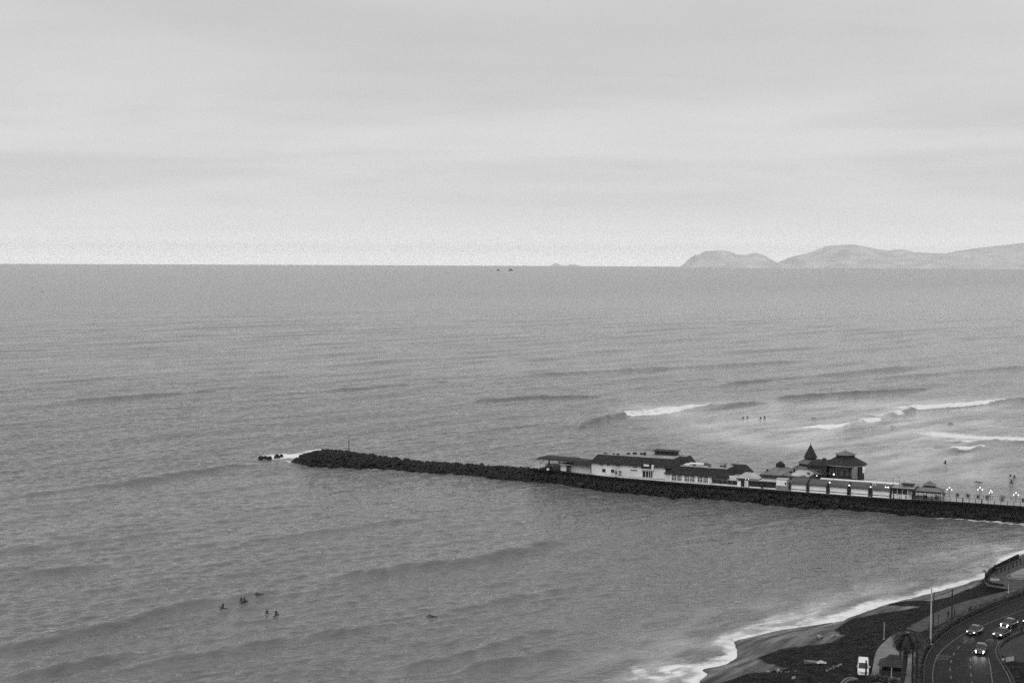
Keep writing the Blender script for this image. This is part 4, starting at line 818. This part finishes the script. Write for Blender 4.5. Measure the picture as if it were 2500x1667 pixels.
def pose(kind):
    if kind == 'stand':
        J = dict(pelvis=(0,0,.95,.14), belly=(0,0,1.12,.135), chest=(0,0,1.33,.15), neck=(0,0,1.5,.055), head0=(0,.01,1.58,.085), head1=(0,.02,1.7,.085))
        for s, k in (('L',-1),('R',1)): J.update({'sh'+s:(k*.19,0,1.42,.065),'el'+s:(k*.25,.02,1.13,.048),'wr'+s:(k*.26,.1,.9,.035),'ha'+s:(k*.25,.13,.79,.04),'hip'+s:(k*.1,0,.88,.1),'kn'+s:(k*.11,.02+k*.08,.48,.068),'an'+s:(k*.11,k*.14-.02,.09,.045),'to'+s:(k*.12,k*.14+.16,.04,.04)})
    elif kind == 'lean':
        J = dict(pelvis=(0,0,.92,.14), belly=(0,.06,1.08,.135), chest=(0,.2,1.25,.15), neck=(0,.33,1.36,.055), head0=(0,.4,1.4,.085), head1=(0,.48,1.47,.085))
        for s, k in (('L',-1),('R',1)): J.update({'sh'+s:(k*.19,.25,1.31,.065),'el'+s:(k*.26,.45,1.14,.048),'wr'+s:(k*.18,.62,1.12,.035),'ha'+s:(k*.12,.7,1.1,.04),'hip'+s:(k*.1,0,.86,.1),'kn'+s:(k*.12,.05,.47,.068),'an'+s:(k*.12,-.05-k*.1,.09,.045),'to'+s:(k*.12,.11-k*.1,.04,.04)})
    elif kind == 'sit':   # astride a board, legs under water
        J = dict(pelvis=(0,0,.16,.15), belly=(0,.01,.33,.135), chest=(0,.05,.55,.15), neck=(0,.08,.72,.055), head0=(0,.1,.8,.09), head1=(0,.12,.92,.09))
        for s, k in (('L',-1),('R',1)): J.update({'sh'+s:(k*.19,.05,.64,.065),'el'+s:(k*.25,.12,.4,.048),'wr'+s:(k*.2,.32,.26,.035),'ha'+s:(k*.17,.4,.22,.04),'hip'+s:(k*.14,.08,.12,.1),'kn'+s:(k*.32,.42,.02,.07),'an'+s:(k*.33,.45,-.4,.045),'to'+s:(k*.33,.58,-.45,.035)})
    else:                 # prone, paddling
        J = dict(pelvis=(0,0,.18,.14), belly=(0,.18,.19,.13), chest=(0,.4,.25,.15), neck=(0,.56,.34,.055), head0=(0,.63,.4,.085), head1=(0,.7,.5,.085))
        for s, k in (('L',-1),('R',1)): J.update({'sh'+s:(k*.19,.46,.28,.065),'el'+s:(k*.36,.62+k*.1,.2,.048),'wr'+s:(k*.38,.82+k*.2,.05,.035),'ha'+s:(k*.37,.9+k*.22,.0,.04),'hip'+s:(k*.1,-.08,.16,.1),'kn'+s:(k*.12,-.48,.14,.068),'an'+s:(k*.12,-.86,.16,.045),'to'+s:(k*.12,-1.0,.14,.035)})
    return J
PM = {k: body_mesh('person_' + k, pose(k), EDG, K[mm], None) for k, mm in (('stand','cloth'), ('lean','cloth'), ('sit','wetsuit'), ('prone','wetsuit'))}
def board_mesh():
    rings_ = []
    for y, w_ in ((-1.1,.06),(-1.0,.16),(-.6,.25),(0,.28),(.6,.24),(1.0,.12),(1.2,.02)):
        z = .04 + .1 * max(0, y - .4) ** 2; rings_.append([(-w_,y,z),(-w_*.6,y,z-.035),(w_*.6,y,z-.035),(w_,y,z),(w_*.6,y,z+.03),(-w_*.6,y,z+.03)])
    return MB().loft(rings_).mesh('surfboard', True)
BMd = board_mesh(); BMd.materials.append(K['board'])
SURF = [  # u, v, pose, heading deg, board, person label, board label
    (589,1456,'sit',20,0,'surfer sitting low in the water at the left of the near pair','' ), (596,1455,'sit',-30,1,'taller upright surfer beside the low one in the left pair','dark board under the upright surfer of the left pair'),
    (633,1447,'prone',80,1,'surfer lying flat on a dark board right of the left pair','dark board under the flat-lying surfer in the left group'), (545,1481,'sit',60,1,'leftmost surfer on the near swell','dark board under the leftmost near surfer'),
    (652,1496,'sit',10,0,'left of two surfers side by side nearest the camera',''), (674,1498,'sit',-15,1,'right of two surfers side by side nearest the camera','dark board under the right surfer of the nearest pair'),
    (1055,1503,'prone',70,1,'lone surfer paddling prone in the middle of the near water','dark board under the lone prone paddler'),
    (1814,1021,'sit',0,0,'leftmost of four surfers waiting beyond the white building',''), (1825,1020.5,'sit',0,0,'second of four surfers waiting beyond the white building',''), (1857,1022,'sit',0,0,'third of four surfers waiting beyond the white building',''), (1867,1020,'sit',0,1,'rightmost of four surfers waiting beyond the white building','dark board under the rightmost of four waiting surfers'),
    (1987,1020.5,'prone',60,0,'tiny surfer alone above the spire pavilion',''), (2180,1041,'prone',60,0,'tiny surfer below the line of breaking waves',''), (2321,1034,'prone',80,1,'tiny surfer at the far right among spent foam','dark board under the far right tiny surfer'),
    (2308,1129,'sit',0,1,'surfer sitting upright below the small broken wave','dark board under the surfer below the small broken wave'), (2389,1176,'prone',75,1,'surfer paddling prone above the pier lamps','dark board of the surfer paddling above the pier lamps'),
    (2467,1163,'sit',0,0,'left of two upright surfers near the right edge',''), (2476,1165,'sit',-40,1,'right of two upright surfers near the right edge','dark board under the right upright surfer near the edge'), (2470,1177,'sit',10,1,'surfer just below the two upright ones at the right edge','dark board under the lower surfer at the right edge'),
]
for u, v, kd, hd, bd, pl_, bl_ in SURF:
    p = G(u, v, .3); far = 1.25 if p[1] > 380 else 1.08; zs = sea_z(p); p = G(u, v, zs + .3); zs = sea_z(p)
    o = bpy.data.objects.new('person', PM[kd]); COL.objects.link(o); o.location = (p[0], p[1], zs + .14); o.rotation_euler = (0, 0, math.radians(hd)); o.scale = (far,) * 3; tag(o, pl_, 'person', 'surfers in the water')
    if bd: b = bpy.data.objects.new('surfboard', BMd); COL.objects.link(b); b.location = (p[0], p[1], zs + .1); b.rotation_euler = (0, 0, math.radians(hd)); b.scale = (far,) * 3; tag(b, bl_, 'surfboard', 'surfboards in the water')
# small boats far out on the left
for u, v, s_, lab in ((80,703,2.2,'tiny dark boat far out, leftmost below the horizon'), (103,711.5,2.0,'tiny dark boat far out, second from the left'), (173,698.5,2.2,'tiny dark boat far out, nearest the horizon'), (227,790,1.0,'small dark boat far out on the left')):
    p = G(u, v, 0); d_ = p[1]; o = thing('fishing_boat', lab, 'boat', (p[0], p[1], -d_ ** 2 / 14.86e6), .3, 'boats far out at sea'); k = s_ * .34
    rings_ = [[(-w_*k, y*k, .9*k*zt), (-w_*.6*k, y*k, -.2*k), (w_*.6*k, y*k, -.2*k), (w_*k, y*k, .9*k*zt)] for y, w_, zt in ((-3,.7,.9),(-1,1.0,.85),(1.5,.9,1),(3.2,.05,1.4))]
    m = MB().loft(rings_); obj('hull', m, K['metal'], o, rz=math.pi / 2); obj('cabin', MB().box(-.4*k,-.5*k,.7*k,1.2*k,.5*k,1.7*k), K['metal'], o)
def person(kind, P, rz, lab, sc=1.0, m2=None):
    o = bpy.data.objects.new('person', PM[kind]); COL.objects.link(o); o.location = P; o.rotation_euler = (0, 0, rz); o.scale = (sc,) * 3; tag(o, lab, 'person'); return o
GZ = TOP + .06
for u, v, rz, lab in ((2369,1500,2.2,'person in dark clothes walking on the promenade beside a pale bag'), (2330,1506,1.0,'person in dark clothes on the promenade left of the tall poles'), (2315,1511,.6,'smaller dark figure walking behind another on the promenade'), (2494,1549,.3,'dark figure standing on the traffic island beside the cars')):
    p = G(u, v, GZ); person('stand', (p[0], p[1], GZ), rz, lab, 1.05)
p = G(2362, 1499, GZ); bg_ = thing('shoulder_bag', 'small pale bag set beside the person on the promenade', 'bag', (p[0], p[1], GZ)); obj('sack', MB().ball((0,0,.32), .3, 8, 6, (1,.7,1.05)), K['white2'], bg_, True); obj('handle', MB().tube([(-.15,0,.55),(0,0,.8),(.15,0,.55)], .03, 5), K['white2'], bg_)

# ------------------------------------------------------------------ terrace by the pier entrance (right edge)
tz = 3.6
def gt(l, z): return [tuple(G(u, v, z)) for u, v in l]
tr = thing('stone_terrace', 'dark stone terrace with parapet jutting over the beach at the right edge', 'terrace')
outl = gt([(2402,1418),(2412,1402),(2426,1392),(2452,1379),(2484,1363),(2540,1338),(2620,1330),(2640,1420),(2560,1442),(2450,1436),(2410,1429)], tz)
obj('wall', MB().prism(outl[::-1] if False else outl, -.5, tz - .1), K['seawall'], tr); obj('floor', MB().prism(outl, tz - .098, tz), K['prom'], tr)
edge = np.array(gt([(2404,1416),(2413,1402.5),(2427,1392.5),(2452,1380),(2484,1364.5)], tz)); obj('parapet', MB().ribbon(interp_pl(edge, 24), -.35, 0, tz, tz + 1.15), K['seawall'], tr)
e2 = np.array(gt([(2404,1418),(2418,1426),(2450,1431)], tz)); obj('front_parapet', MB().ribbon(interp_pl(e2, 14), 0, .3, tz, tz + .4), K['seawall'], tr)
obj('pale_coping', MB().ribbon(interp_pl(np.array(gt([(2418,1417),(2440,1418)], tz)), 6), 0, .22, tz + .005, tz + .5), K['roofl'], tr)
obj('pale_floor', MB().prism(gt([(2466,1408),(2470,1398),(2500,1386),(2560,1365),(2580,1400),(2520,1412)], tz), tz + .004, tz + .03), K['midwall'], tr)
bs = thing('ring_balustrade', 'pale balustrade of round rings on the stone terrace', 'balustrade'); b0, b1 = G(2464, 1412, tz), G(2540, 1418, tz)
for k in range(9):
    q = b0 + (b1 - b0) * k / 8; m = MB(); m.tube([(.42*math.cos(a_), 0, .5 + .42*math.sin(a_)) for a_ in np.linspace(0, 2*math.pi, 15)], .09, 5); obj('ring', m, K['roofl'], bs, loc=(q[0], q[1], tz), rz=math.atan2(*(b1 - b0)[::-1]))
obj('base_rail', MB().ribbon(interp_pl(np.array([b0, b1]), 5), -.08, .08, tz, tz + .08), K['midwall'], bs); obj('hand_rail', MB().ribbon(interp_pl(np.array([b0, b1]), 5), -.08, .08, tz + .95, tz + 1.05), K['midwall'], bs)
tf = thing('terrace_fence', 'dark post fence along the walkway on the stone terrace', 'fence'); f0, f1 = G(2434, 1401, tz), G(2510, 1369, tz)
for k in range(9): q = f0 + (f1 - f0) * k / 8; obj('post', MB().box(-.1,-.1,0,.1,.1,1.3), K['metal'], tf, loc=(q[0], q[1], tz))
obj('rail', MB().ribbon(interp_pl(np.array([f0, f1]), 5), -.06, .06, tz + 1.2, tz + 1.3), K['metal'], tf)
for u, v, kd, rz, lab in ((2406,1409,'lean',.9,'person leaning out over the corner of the stone terrace'), (2429,1396,'stand',.4,'person standing at the terrace parapet above the surf'), (2464,1383,'stand',.4,'person farther along the terrace parapet near the fence')):
    p = G(u, v, tz); person(kd, (p[0], p[1], tz), rz, lab, 1.08)

# ------------------------------------------------------------------ coast: hedge, poles, palms, kiosk, van, cars
rg = random.Random(21)
hd = thing('hedge', 'long dark clipped hedge between the promenade and the road', 'hedge'); m = MB(); HL = interp_pl(ROAD_L, 400); HL = HL[(HL[:, 1] > 200) & (HL[:, 1] < 292)]
for i in range(2600):
    q = HL[rg.randrange(len(HL))]; w_ = .5 + rg.random() * (1.4); n_ = np.array([-.78, .62]); c = q + n_ * w_
    leaves(m, (c[0], c[1], TOP + rg.uniform(.1, .95)), .25, 3, .17, rg)
obj('foliage', m, K['plant'], hd); obj('hedge_core', MB().ribbon(HL[::6], .7, 1.7, TOP, TOP + .75), K['plant'], hd)
def pole(u, vb, vt, lab, m_, r=.09, zb=TOP, kind='plain', cat='pole'):
    p = G(u, vb, zb); h_ = (PZ(u, vt, p[1])[1] - zb); o = thing('street_pole' if kind != 'lamp' else 'street_lamp', lab, cat, (p[0], p[1], zb)); obj('shaft', MB().tube([(0,0,0),(0,0,h_*.5),(0,0,h_)], [r, r*.85, r*.6], 7), K[m_], o); obj('base', MB().tube([(0,0,0),(0,0,.25)], r*1.9, 8), K[m_], o)
    if kind == 'lamp': obj('bracket', MB().tube([(0,0,h_-.1),(.5,.3,h_+.05)], .05, 5), K[m_], o); obj('luminaire', MB().box(.35,.15,h_-.02,.95,.5,h_+.1), K[m_], o)
    return o
pole(2271.5,1573,1436,'tallest pale pole standing beside the hedge','pmetal',.17); pole(2278,1552,1444,'dark pole close beside the tallest pale pole','metal',.13); pole(2323,1531,1437,'tall dark pole on the promenade right of the pale one','metal',.17)
pole(2290,1550,1500,'short dark post at the promenade edge','metal',.09); pole(2267,1575,1518,'short dark post left of the tallest pale pole','metal',.12); pole(2251,1598,1548,'short dark post between palm and tall pole','metal',.1); pole(2462,1400,1366,'thin dark pole on the stone terrace walkway','metal',.07,tz)
pole(2226.5,1690,1560,'long thin dark pole just right of the leaning palm trunk','metal',.17); pole(2239,1645,1565,'dark pole right of the palms beside the hedge','metal',.16); pole(2113,1700,1611,'dark pole crossing in front of the white van','metal',.2); pole(2462,1448,1425,'short pale marker post by the far road','pmetal',.1)
p = GT(2158, 1560); o = thing('beach_pole', 'thin pale pole standing alone on the dark beach', 'pole', tuple(p)); obj('shaft', MB().tube([(0,0,-.1),(0,0,3.1)], [.06,.045]), K['pmetal'], o); obj('foot', MB().tube([(0,0,-.1),(0,0,.12)], .14, 8), K['pmetal'], o)
# palms
def palm_tree(base, top, lab, r0_=.42, r1_=.3, nf=40, L=2.2):
    o = thing('palm_tree', lab, 'palm tree', tuple(base)); d = Vector(top) - Vector(base); pts = []
    for k in range(9): f_ = k / 8; q = d * f_; q += Vector((.35 * math.sin(math.pi * f_), .1, 0)) * (f_ * (1 - f_) * 2); pts.append(q)
    obj('trunk', MB().tube(pts, [r0_ + (r1_ - r0_) * k / 8 + (.02 if k % 2 else 0) for k in range(9)], 9), K['trunk'], o, True)
    for k in range(nf):
        an = k * 2.4 + rg.uniform(-.2, .2); el = rg.uniform(-.75, 1.2); l = L * rg.uniform(.8, 1.1); m = MB(); P_ = []
        h_ = Vector((math.cos(an), math.sin(an), 0)); up_ = Vector((0, 0, 1)); sd2 = Vector((-h_.y, h_.x, 0))
        for j in range(8):
            f_ = j / 7; a2 = el - 1.5 * f_ * f_ ; P_.append(d + (h_ * math.cos(el - .7 * f_) + up_ * math.sin(el - .9 * f_)) * l * f_ - up_ * (.35 * l * f_ ** 2.2))
        m.tube(P_, [.035 - .028 * j / 7 for j in range(8)], 3)
        for j in range(1, 8):
            for s_ in (-1, 1):
                for q in (0, .5):
                    b = P_[j] + (P_[j] - P_[j-1]) * (q - .5); t = (P_[j] - P_[j-1]).normalized(); ll = (.62 - .4 * abs(j / 7 - .45)) * rg.uniform(.8, 1.15); e = b + sd2 * s_ * ll + t * .28 - up_ * (.22 + .1 * rg.random())
                    w_ = t * .1; m.add([b - w_, b + w_, e], [(0, 1, 2)])
        obj('frond', m, K['palm'], o)
    m = MB(); leaves(m, tuple(d - Vector((0, 0, .35))), .45, 120, .22, rg, (1, 1, 1.2)); obj('dead_skirt', m, K['trunk'], o)
b = G(2196, 1700, TOP); X, z = PZ(2216, 1549, b[1] + .8); palm_tree((b[0], b[1], TOP), (X, b[1] + .8, z), 'leaning palm with thick dark trunk in front of the paved path')
b = G(2238, 1668, TOP); X, z = PZ(2234, 1548, b[1] + .4); palm_tree((b[0], b[1], TOP), (X, b[1] + .4, z), 'slender palm with dark trunk beside the hedge', .15, .11, 26, 1.7)
b = G(2192, 1640, TOP); X, z = PZ(2198, 1556, b[1] + .4); palm_tree((b[0], b[1], TOP), (X, b[1] + .4, z), 'shorter palm whose crown merges left of the leaning palm', .14, .1, 22, 1.35)
# kiosk with thatched roof
c = G(2181, 1648, TOP); ki = thing('beach_kiosk', 'dark thatched kiosk on posts beside the paved path', 'kiosk', (c[0], c[1] + .6, TOP), math.radians(-20))
obj('roof', MB().frust(rect(-2.2,-2.0,2.2,2.2), 1.75, rect(-.7,-.2,.9,.5), 2.75), K['thatch'], ki); obj('roof_cap', MB().frust(rect(-1.0,-.5,1.2,.8), 2.62, rect(-.5,-.05,.7,.3), 3.2), K['thatch'], ki)
for x in (-1.8, 0, 1.8):
    for y in (-1.7, 1.8): obj('post', MB().tube([(x,y,0),(x,y,1.85)], .09, 6), K['dkwood'] if x else K['pmetal'], ki)
obj('counter', MB().box(-1.7,-1.5,0,1.5,-1.1,.95), K['dkwood'], ki); obj('back_screen', MB().box(-1.7,1.3,0,1.7,1.4,1.6), K['dkwood'], ki)
for u, v, s_, lab in ((2128,1664,.9,'low dark shrub left of the kiosk by the path edge'), (2143,1661,.8,'dark shrub between the van and the kiosk'), (2160,1666,.9,'dark shrub in front of the kiosk posts'), (2195,1617,1.0,'dark shrub behind the kiosk roof'), (2184,1668,.7,'dark shrub at the foot of the leaning palm'), (2190,1561,1.1,'dark shrub at the tip of the paved path'), (2205,1566,1.0,'dark shrub at the inner edge of the paved path tip')):
    p = G(u, v, TOP + .1); o = thing('shrub', lab, 'shrub', (p[0], p[1], TOP), 0, 'shrubs along the promenade'); m = MB(); leaves(m, (0,0,s_*.7), s_, 260, .17, rg, (1,1,.8)); obj('foliage', m, K['plant'], o); obj('stems', MB().tube([(0,0,0),(.1,0,s_*.5),(.05,.1,s_)], .05, 5), K['dkwood'], o)

# ------------------------------------------------------------------ vehicles
def car(name, lab, P, rz, paint, roofm, W_=1.75, L_=4.3, H_=1.45, van=False, lights=1, group='cars on the coast road'):
    """nose towards -y in local space"""
    o = thing(name, lab, 'van' if van else 'car', P, rz, None if van else group); w = W_ / 2
    if van: prof = [(-2.35,.45,.78),(-2.3,.95,.95),(-1.75,1.12,1.0),(-1.0,1.95,.93),(-.4,2.02,.9),(2.2,2.02,.9),(2.35,1.85,.92)]
    def ring(y, z0, z1, wb, wt): return [(-wb,y,z0),(wb,y,z0),(wb,y,(z0+z1)*.5),(wt,y,z1),(-wt,y,z1),(-wb,y,(z0+z1)*.5)]
    hl = L_ / 2
    if van:
        body = MB().loft([ring(-hl,.4,.85,w*.9,w*.86), ring(-hl+.12,.28,1.0,w*.98,w*.92), ring(-hl+.75,.25,1.15,w,w*.95), ring(hl-.1,.25,1.15,w,w*.97), ring(hl,.35,1.1,w*.96,w*.93)])
        cab = MB().loft([ring(-hl+.62,1.1,1.16,w*.95,w*.92), ring(-hl+1.45,1.12,1.95,w*.97,w*.8), ring(-hl+1.9,1.12,2.05,w*.97,w*.8), ring(hl-.25,1.12,2.05,w*.97,w*.82), ring(hl-.02,1.1,1.2,w*.95,w*.92)])
    else:
        body = MB().loft([ring(-hl,.38,.62,w*.84,w*.78), ring(-hl+.12,.24,.74,w*.95,w*.86), ring(-hl+1.15,.2,.9,w,w*.9), ring(hl-.9,.2,.95,w,w*.9), ring(hl-.1,.25,.9,w*.95,w*.85), ring(hl,.4,.78,w*.88,w*.8)])
        cab = MB().loft([ring(-hl+1.1,.86,.92,w*.9,w*.86), ring(-hl+1.85,.88,H_-.04,w*.93,w*.7), ring(-hl+2.3,.88,H_,w*.93,w*.7), ring(hl-1.35,.88,H_-.02,w*.92,w*.7), ring(hl-.6,.86,.95,w*.88,w*.8)])
    obj('body', body, paint, o, True); cb_ = obj('cabin', cab, K['glass'] if not van else paint, o)
    zr = H_ if not van else 2.05
    if van:
        ws = MB().add([(-w*.84,-hl+.64,1.19),(w*.84,-hl+.64,1.19),(w*.72,-hl+1.36,1.9),(-w*.72,-hl+1.36,1.9)], [(0,1,2,3)]); ws.v = [(x, y - .03, z + .03) for x, y, z in ws.v]; obj('windscreen', ws, K['glass'], cb_)
        obj('bonnet', MB().add([(-w*.8,-hl+.16,1.03),(w*.8,-hl+.16,1.03),(w*.84,-hl+.62,1.17),(-w*.84,-hl+.62,1.17)], [(0,1,2,3)]), paint, cb_)
        for s_ in (-1, 1):
            for y0 in (-.6, .5, 1.5): obj('side_window', MB().add([(s_*w*.96,y0,1.3),(s_*w*.96,y0+.85,1.3),(s_*w*.87,y0+.85,1.85),(s_*w*.87,y0,1.85)], [(0,1,2,3)]), K['glass'], cb_)
    else:
        rf = MB().loft([ring(-hl+1.84,H_-.05,H_-.01,w*.72,w*.68), ring(-hl+2.3,H_-.03,H_+.02,w*.73,w*.69), ring(hl-1.36,H_-.04,H_+.01,w*.73,w*.68)]); obj('roof', rf, roofm, cb_)
        pil = MB()
        for s_ in (-1, 1): pil.tube([(s_*w*.88,-hl+1.12,.92),(s_*w*.71,-hl+1.86,H_-.03)], .04, 4); pil.tube([(s_*w*.93,.1,.95),(s_*w*.72,.1,H_-.02)], .04, 4); pil.tube([(s_*w*.86,hl-.65,.95),(s_*w*.71,hl-1.36,H_-.03)], .05, 4)
        obj('pillars', pil, paint, cb_)
    for s_ in (-1, 1):
        for y in (-hl + .8, hl - .85):
            wh = obj('wheel', MB().tube([(s_*(w-.2),y,.32),(s_*(w+.01),y,.32)], .32, 14), K['rubber'], o); obj('rim', MB().tube([(s_*(w-.02),y,.32),(s_*(w+.03),y,.32)], .19, 10), K['chrome'], wh)
        hz = .66 if not van else .8
        h = obj('headlight', MB().ball((s_*w*.72,-hl+.08,hz), .13, 8, 6, (1.25,.8,.85)), K['head'] if lights else K['chrome'], o, True)
        if lights == 2: obj('fog_light', MB().ball((s_*w*.66,-hl-.02,.4), .1, 8, 6), K['head'], h, True)
        obj('mirror', MB().box(s_*(w+.02)-.1*(s_<0), -hl+1.35, .95 if not van else 1.2, s_*(w+.02)+.1*(s_>0)+.06*s_, -hl+1.45, 1.1 if not van else 1.45), paint, o)
    obj('bumper', MB().loft([ring(-hl-.06,.3,.48,w*.8,w*.8), ring(-hl+.06,.3,.5,w*.9,w*.9)]), paint if not van else K['vanp'], o)
    obj('grille', MB().box(-w*.45,-hl-.025,.5 if not van else .62,w*.45,-hl+.1,.62 if not van else .74), K['rubber'] if not van else K['glass'], o)
    obj('number_plate', MB().box(-.26,-hl-.085,.34,.26,-hl-.055,.46), K['roofl'], o)
    return o
def head_on(curve, P):
    p = interp_pl(curve, 300); i = int(np.argmin(np.hypot(*(p - np.array(P[:2])).T))); i = min(max(i, 2), 297); d = p[i + 2] - p[i - 2]; return math.atan2(d[1], d[0]) - math.pi / 2
CARS = [((2369,1551),K['carp'],K['carp'],1,D1,'dark car with headlights on in the lane nearest the hedge'), ((2434,1557),K['carp'],K['carg'],1,D2,'dark car following behind beside the traffic island, headlights on'), ((2451.5,1533),K['carp'],K['carg'],2,D2,'car with four lit front lamps behind another dark car'),
        ((2391.5,1598),K['carp'],K['carg'],2,D2,'nearest dark car, lit headlights glaring on the road'), ((2507,1525),K['carp'],K['carp'],1,D2,'car cut off by the right edge, one headlight showing')]
for (u, v), pm, rm, lt_, cv, lab in CARS:
    p = G(u, v, TOP); rz = head_on(cv, p); d_ = Vector((-math.sin(rz), math.cos(rz), 0)); c_ = car('car', lab, (p[0] + d_.x * 2.1, p[1] + d_.y * 2.1, TOP + .006), rz, pm, rm, lights=lt_)
    for s_ in (-1, 1):
        ld = bpy.data.lights.new('headlight_beam', 'SPOT'); ld.energy = 110 if lt_ == 2 else 30; ld.spot_size = math.radians(60); ld.spot_blend = .9; ld.shadow_soft_size = .12
        lo_ = bpy.data.objects.new('headlight_beam', ld); COL.objects.link(lo_); lo_.parent = c_; lo_.location = (s_ * .62, -2.32, .66); lo_.rotation_euler = (math.radians(78), 0, math.pi)
p = G(2107, 1652, TOP); car('van', 'white minibus parked on the beach side of the paved path', (p[0] + .6, p[1] + 2.4, TOP), math.radians(-14), K['vanp'], K['vanp'], 1.8, 4.7, 2.05, True, 0)
# sign panel by the traffic island
p0, p1 = G(2453, 1625, TOP), G(2483, 1621, TOP); sg = thing('sign_panel', 'blank pale board on posts at the traffic island', 'sign', (p0[0], p0[1], TOP + .15), math.atan2(p1[1] - p0[1], p1[0] - p0[0]))
obj('panel', MB().box(.1,-.05,.55,2.05,.05,1.25), K['roofl'], sg); obj('side_board', MB().box(-.7,-.05,.85,-.08,.03,1.2), K['roofl'], sg)
for x in (0, 2.0): obj('post', MB().box(x-.06,-.13,0,x+.06,-.06,1.4), K['metal'], sg)
# things lying on the beach
def hull(o, L, w):
    rings_ = [[(-ww*w, y*L, .5*zt), (-ww*w*.6, y*L, .05), (ww*w*.6, y*L, .05), (ww*w, y*L, .5*zt), (ww*w*.85, y*L, .5*zt), (ww*w*.5, y*L, .14), (-ww*w*.5, y*L, .14), (-ww*w*.85, y*L, .5*zt)] for y, ww, zt in ((-.5,.6,1),(-.25,.95,.9),(.1,1,.95),(.38,.6,1.15),(.5,.06,1.4))]
    obj('hull', MB().loft(rings_), K['boat'], o); obj('thwart', MB().box(-.7*w,-.1*L,.35,.7*w,-.02*L,.4), K['boat'], o); obj('thwart', MB().box(-.6*w,.18*L,.37,.6*w,.26*L,.42), K['boat'], o)
p = GT(1982, 1620); o = thing('rowing_boat', 'small pale open boat drawn up on the dark beach', 'boat', tuple(p), math.radians(80)); hull(o, 2.6, .62)
p = GT(2005, 1619); o = thing('tarpaulin', 'crumpled pale tarpaulin beside the small boat on the beach', 'tarpaulin', tuple(p)); m = MB(); nn_ = 7; vv = [(x*.26-.8, y*.2-.6, .05 + .45*math.exp(-((x-3)**2+(y-3)**2)/6.) + rg.uniform(0,.12)) for y in range(nn_) for x in range(nn_)]
m.add(vv, [(j*nn_+i, j*nn_+i+1, (j+1)*nn_+i+1, (j+1)*nn_+i) for j in range(nn_-1) for i in range(nn_-1)]); obj('cloth', m, K['roofl'], o); obj('fold', MB().tube([(-.9,0,.1),(-.3,.2,.2),(.3,0,.35),(.9,.1,.12)], .09, 6), K['roofl'], o)
m = MB(); STN = []
for k in range(60):
    f_ = rg.random(); u, v = (2015 + 40 * f_ + rg.uniform(-3, 3), 1638 - 18 * f_ + rg.uniform(-2, 2)) if k < 30 else (1812 + 130 * rg.random(), 1641 - 9 * rg.random())
    STN.append((u, v, rg.uniform(.06, .14)))
STN += [(2000,1556,.55),(2032,1553,.4),(2040,1552,.35),(1938,1655,.3),(2046,1551,.3),(1876,1639,.3),(1900,1637,.35)]
for i, (u, v, r) in enumerate(STN):
    p = GT(u, v); src = BM[i % 9]; m.add([tuple(x.co * r + Vector((p[0], p[1], p[2] + r * .3))) for x in src.vertices], [tuple(q.vertices) for q in src.polygons])
o = obj('beach_stones', m, K['pebble']); o['kind'] = 'stuff'
for u0_, lab in ((0, 'outer pale curved kerb at the bottom edge below the van'), (1, 'inner pale curved kerb at the bottom edge below the van')):
    px_ = [(2050,1672),(2062,1660),(2074,1654.5),(2085,1655.5),(2094,1659)] if not u0_ else [(2058,1672),(2070,1663),(2080,1659),(2088,1658.5)]
    pts = smooth_pl([G(u, v, TOP) for u, v in px_], 16, 2); o = thing('curved_kerb', lab, 'kerb'); obj('kerb_stone', MB().ribbon(pts, -.1, .1, TOP - .1, TOP + .22), K['boat'], o)

# ------------------------------------------------------------------ haze: one even body of sea air
hz = MB().box(-36500, -36500, -90, 36500, 36500, 390); m = bpy.data.materials.new('sea_haze'); m.use_nodes = True; t = m.node_tree; t.nodes.clear()
pv_ = N(t, 'ShaderNodeVolumePrincipled'); pv_.inputs['Color'].default_value = (1, 1, 1, 1); pv_.inputs['Density'].default_value = 2.3e-5; pv_.inputs['Anisotropy'].default_value = .3
ot = N(t, 'ShaderNodeOutputMaterial'); t.links.new(pv_.outputs[0], ot.inputs['Volume'])
struct(obj('haze', hz, m), 'stuff')
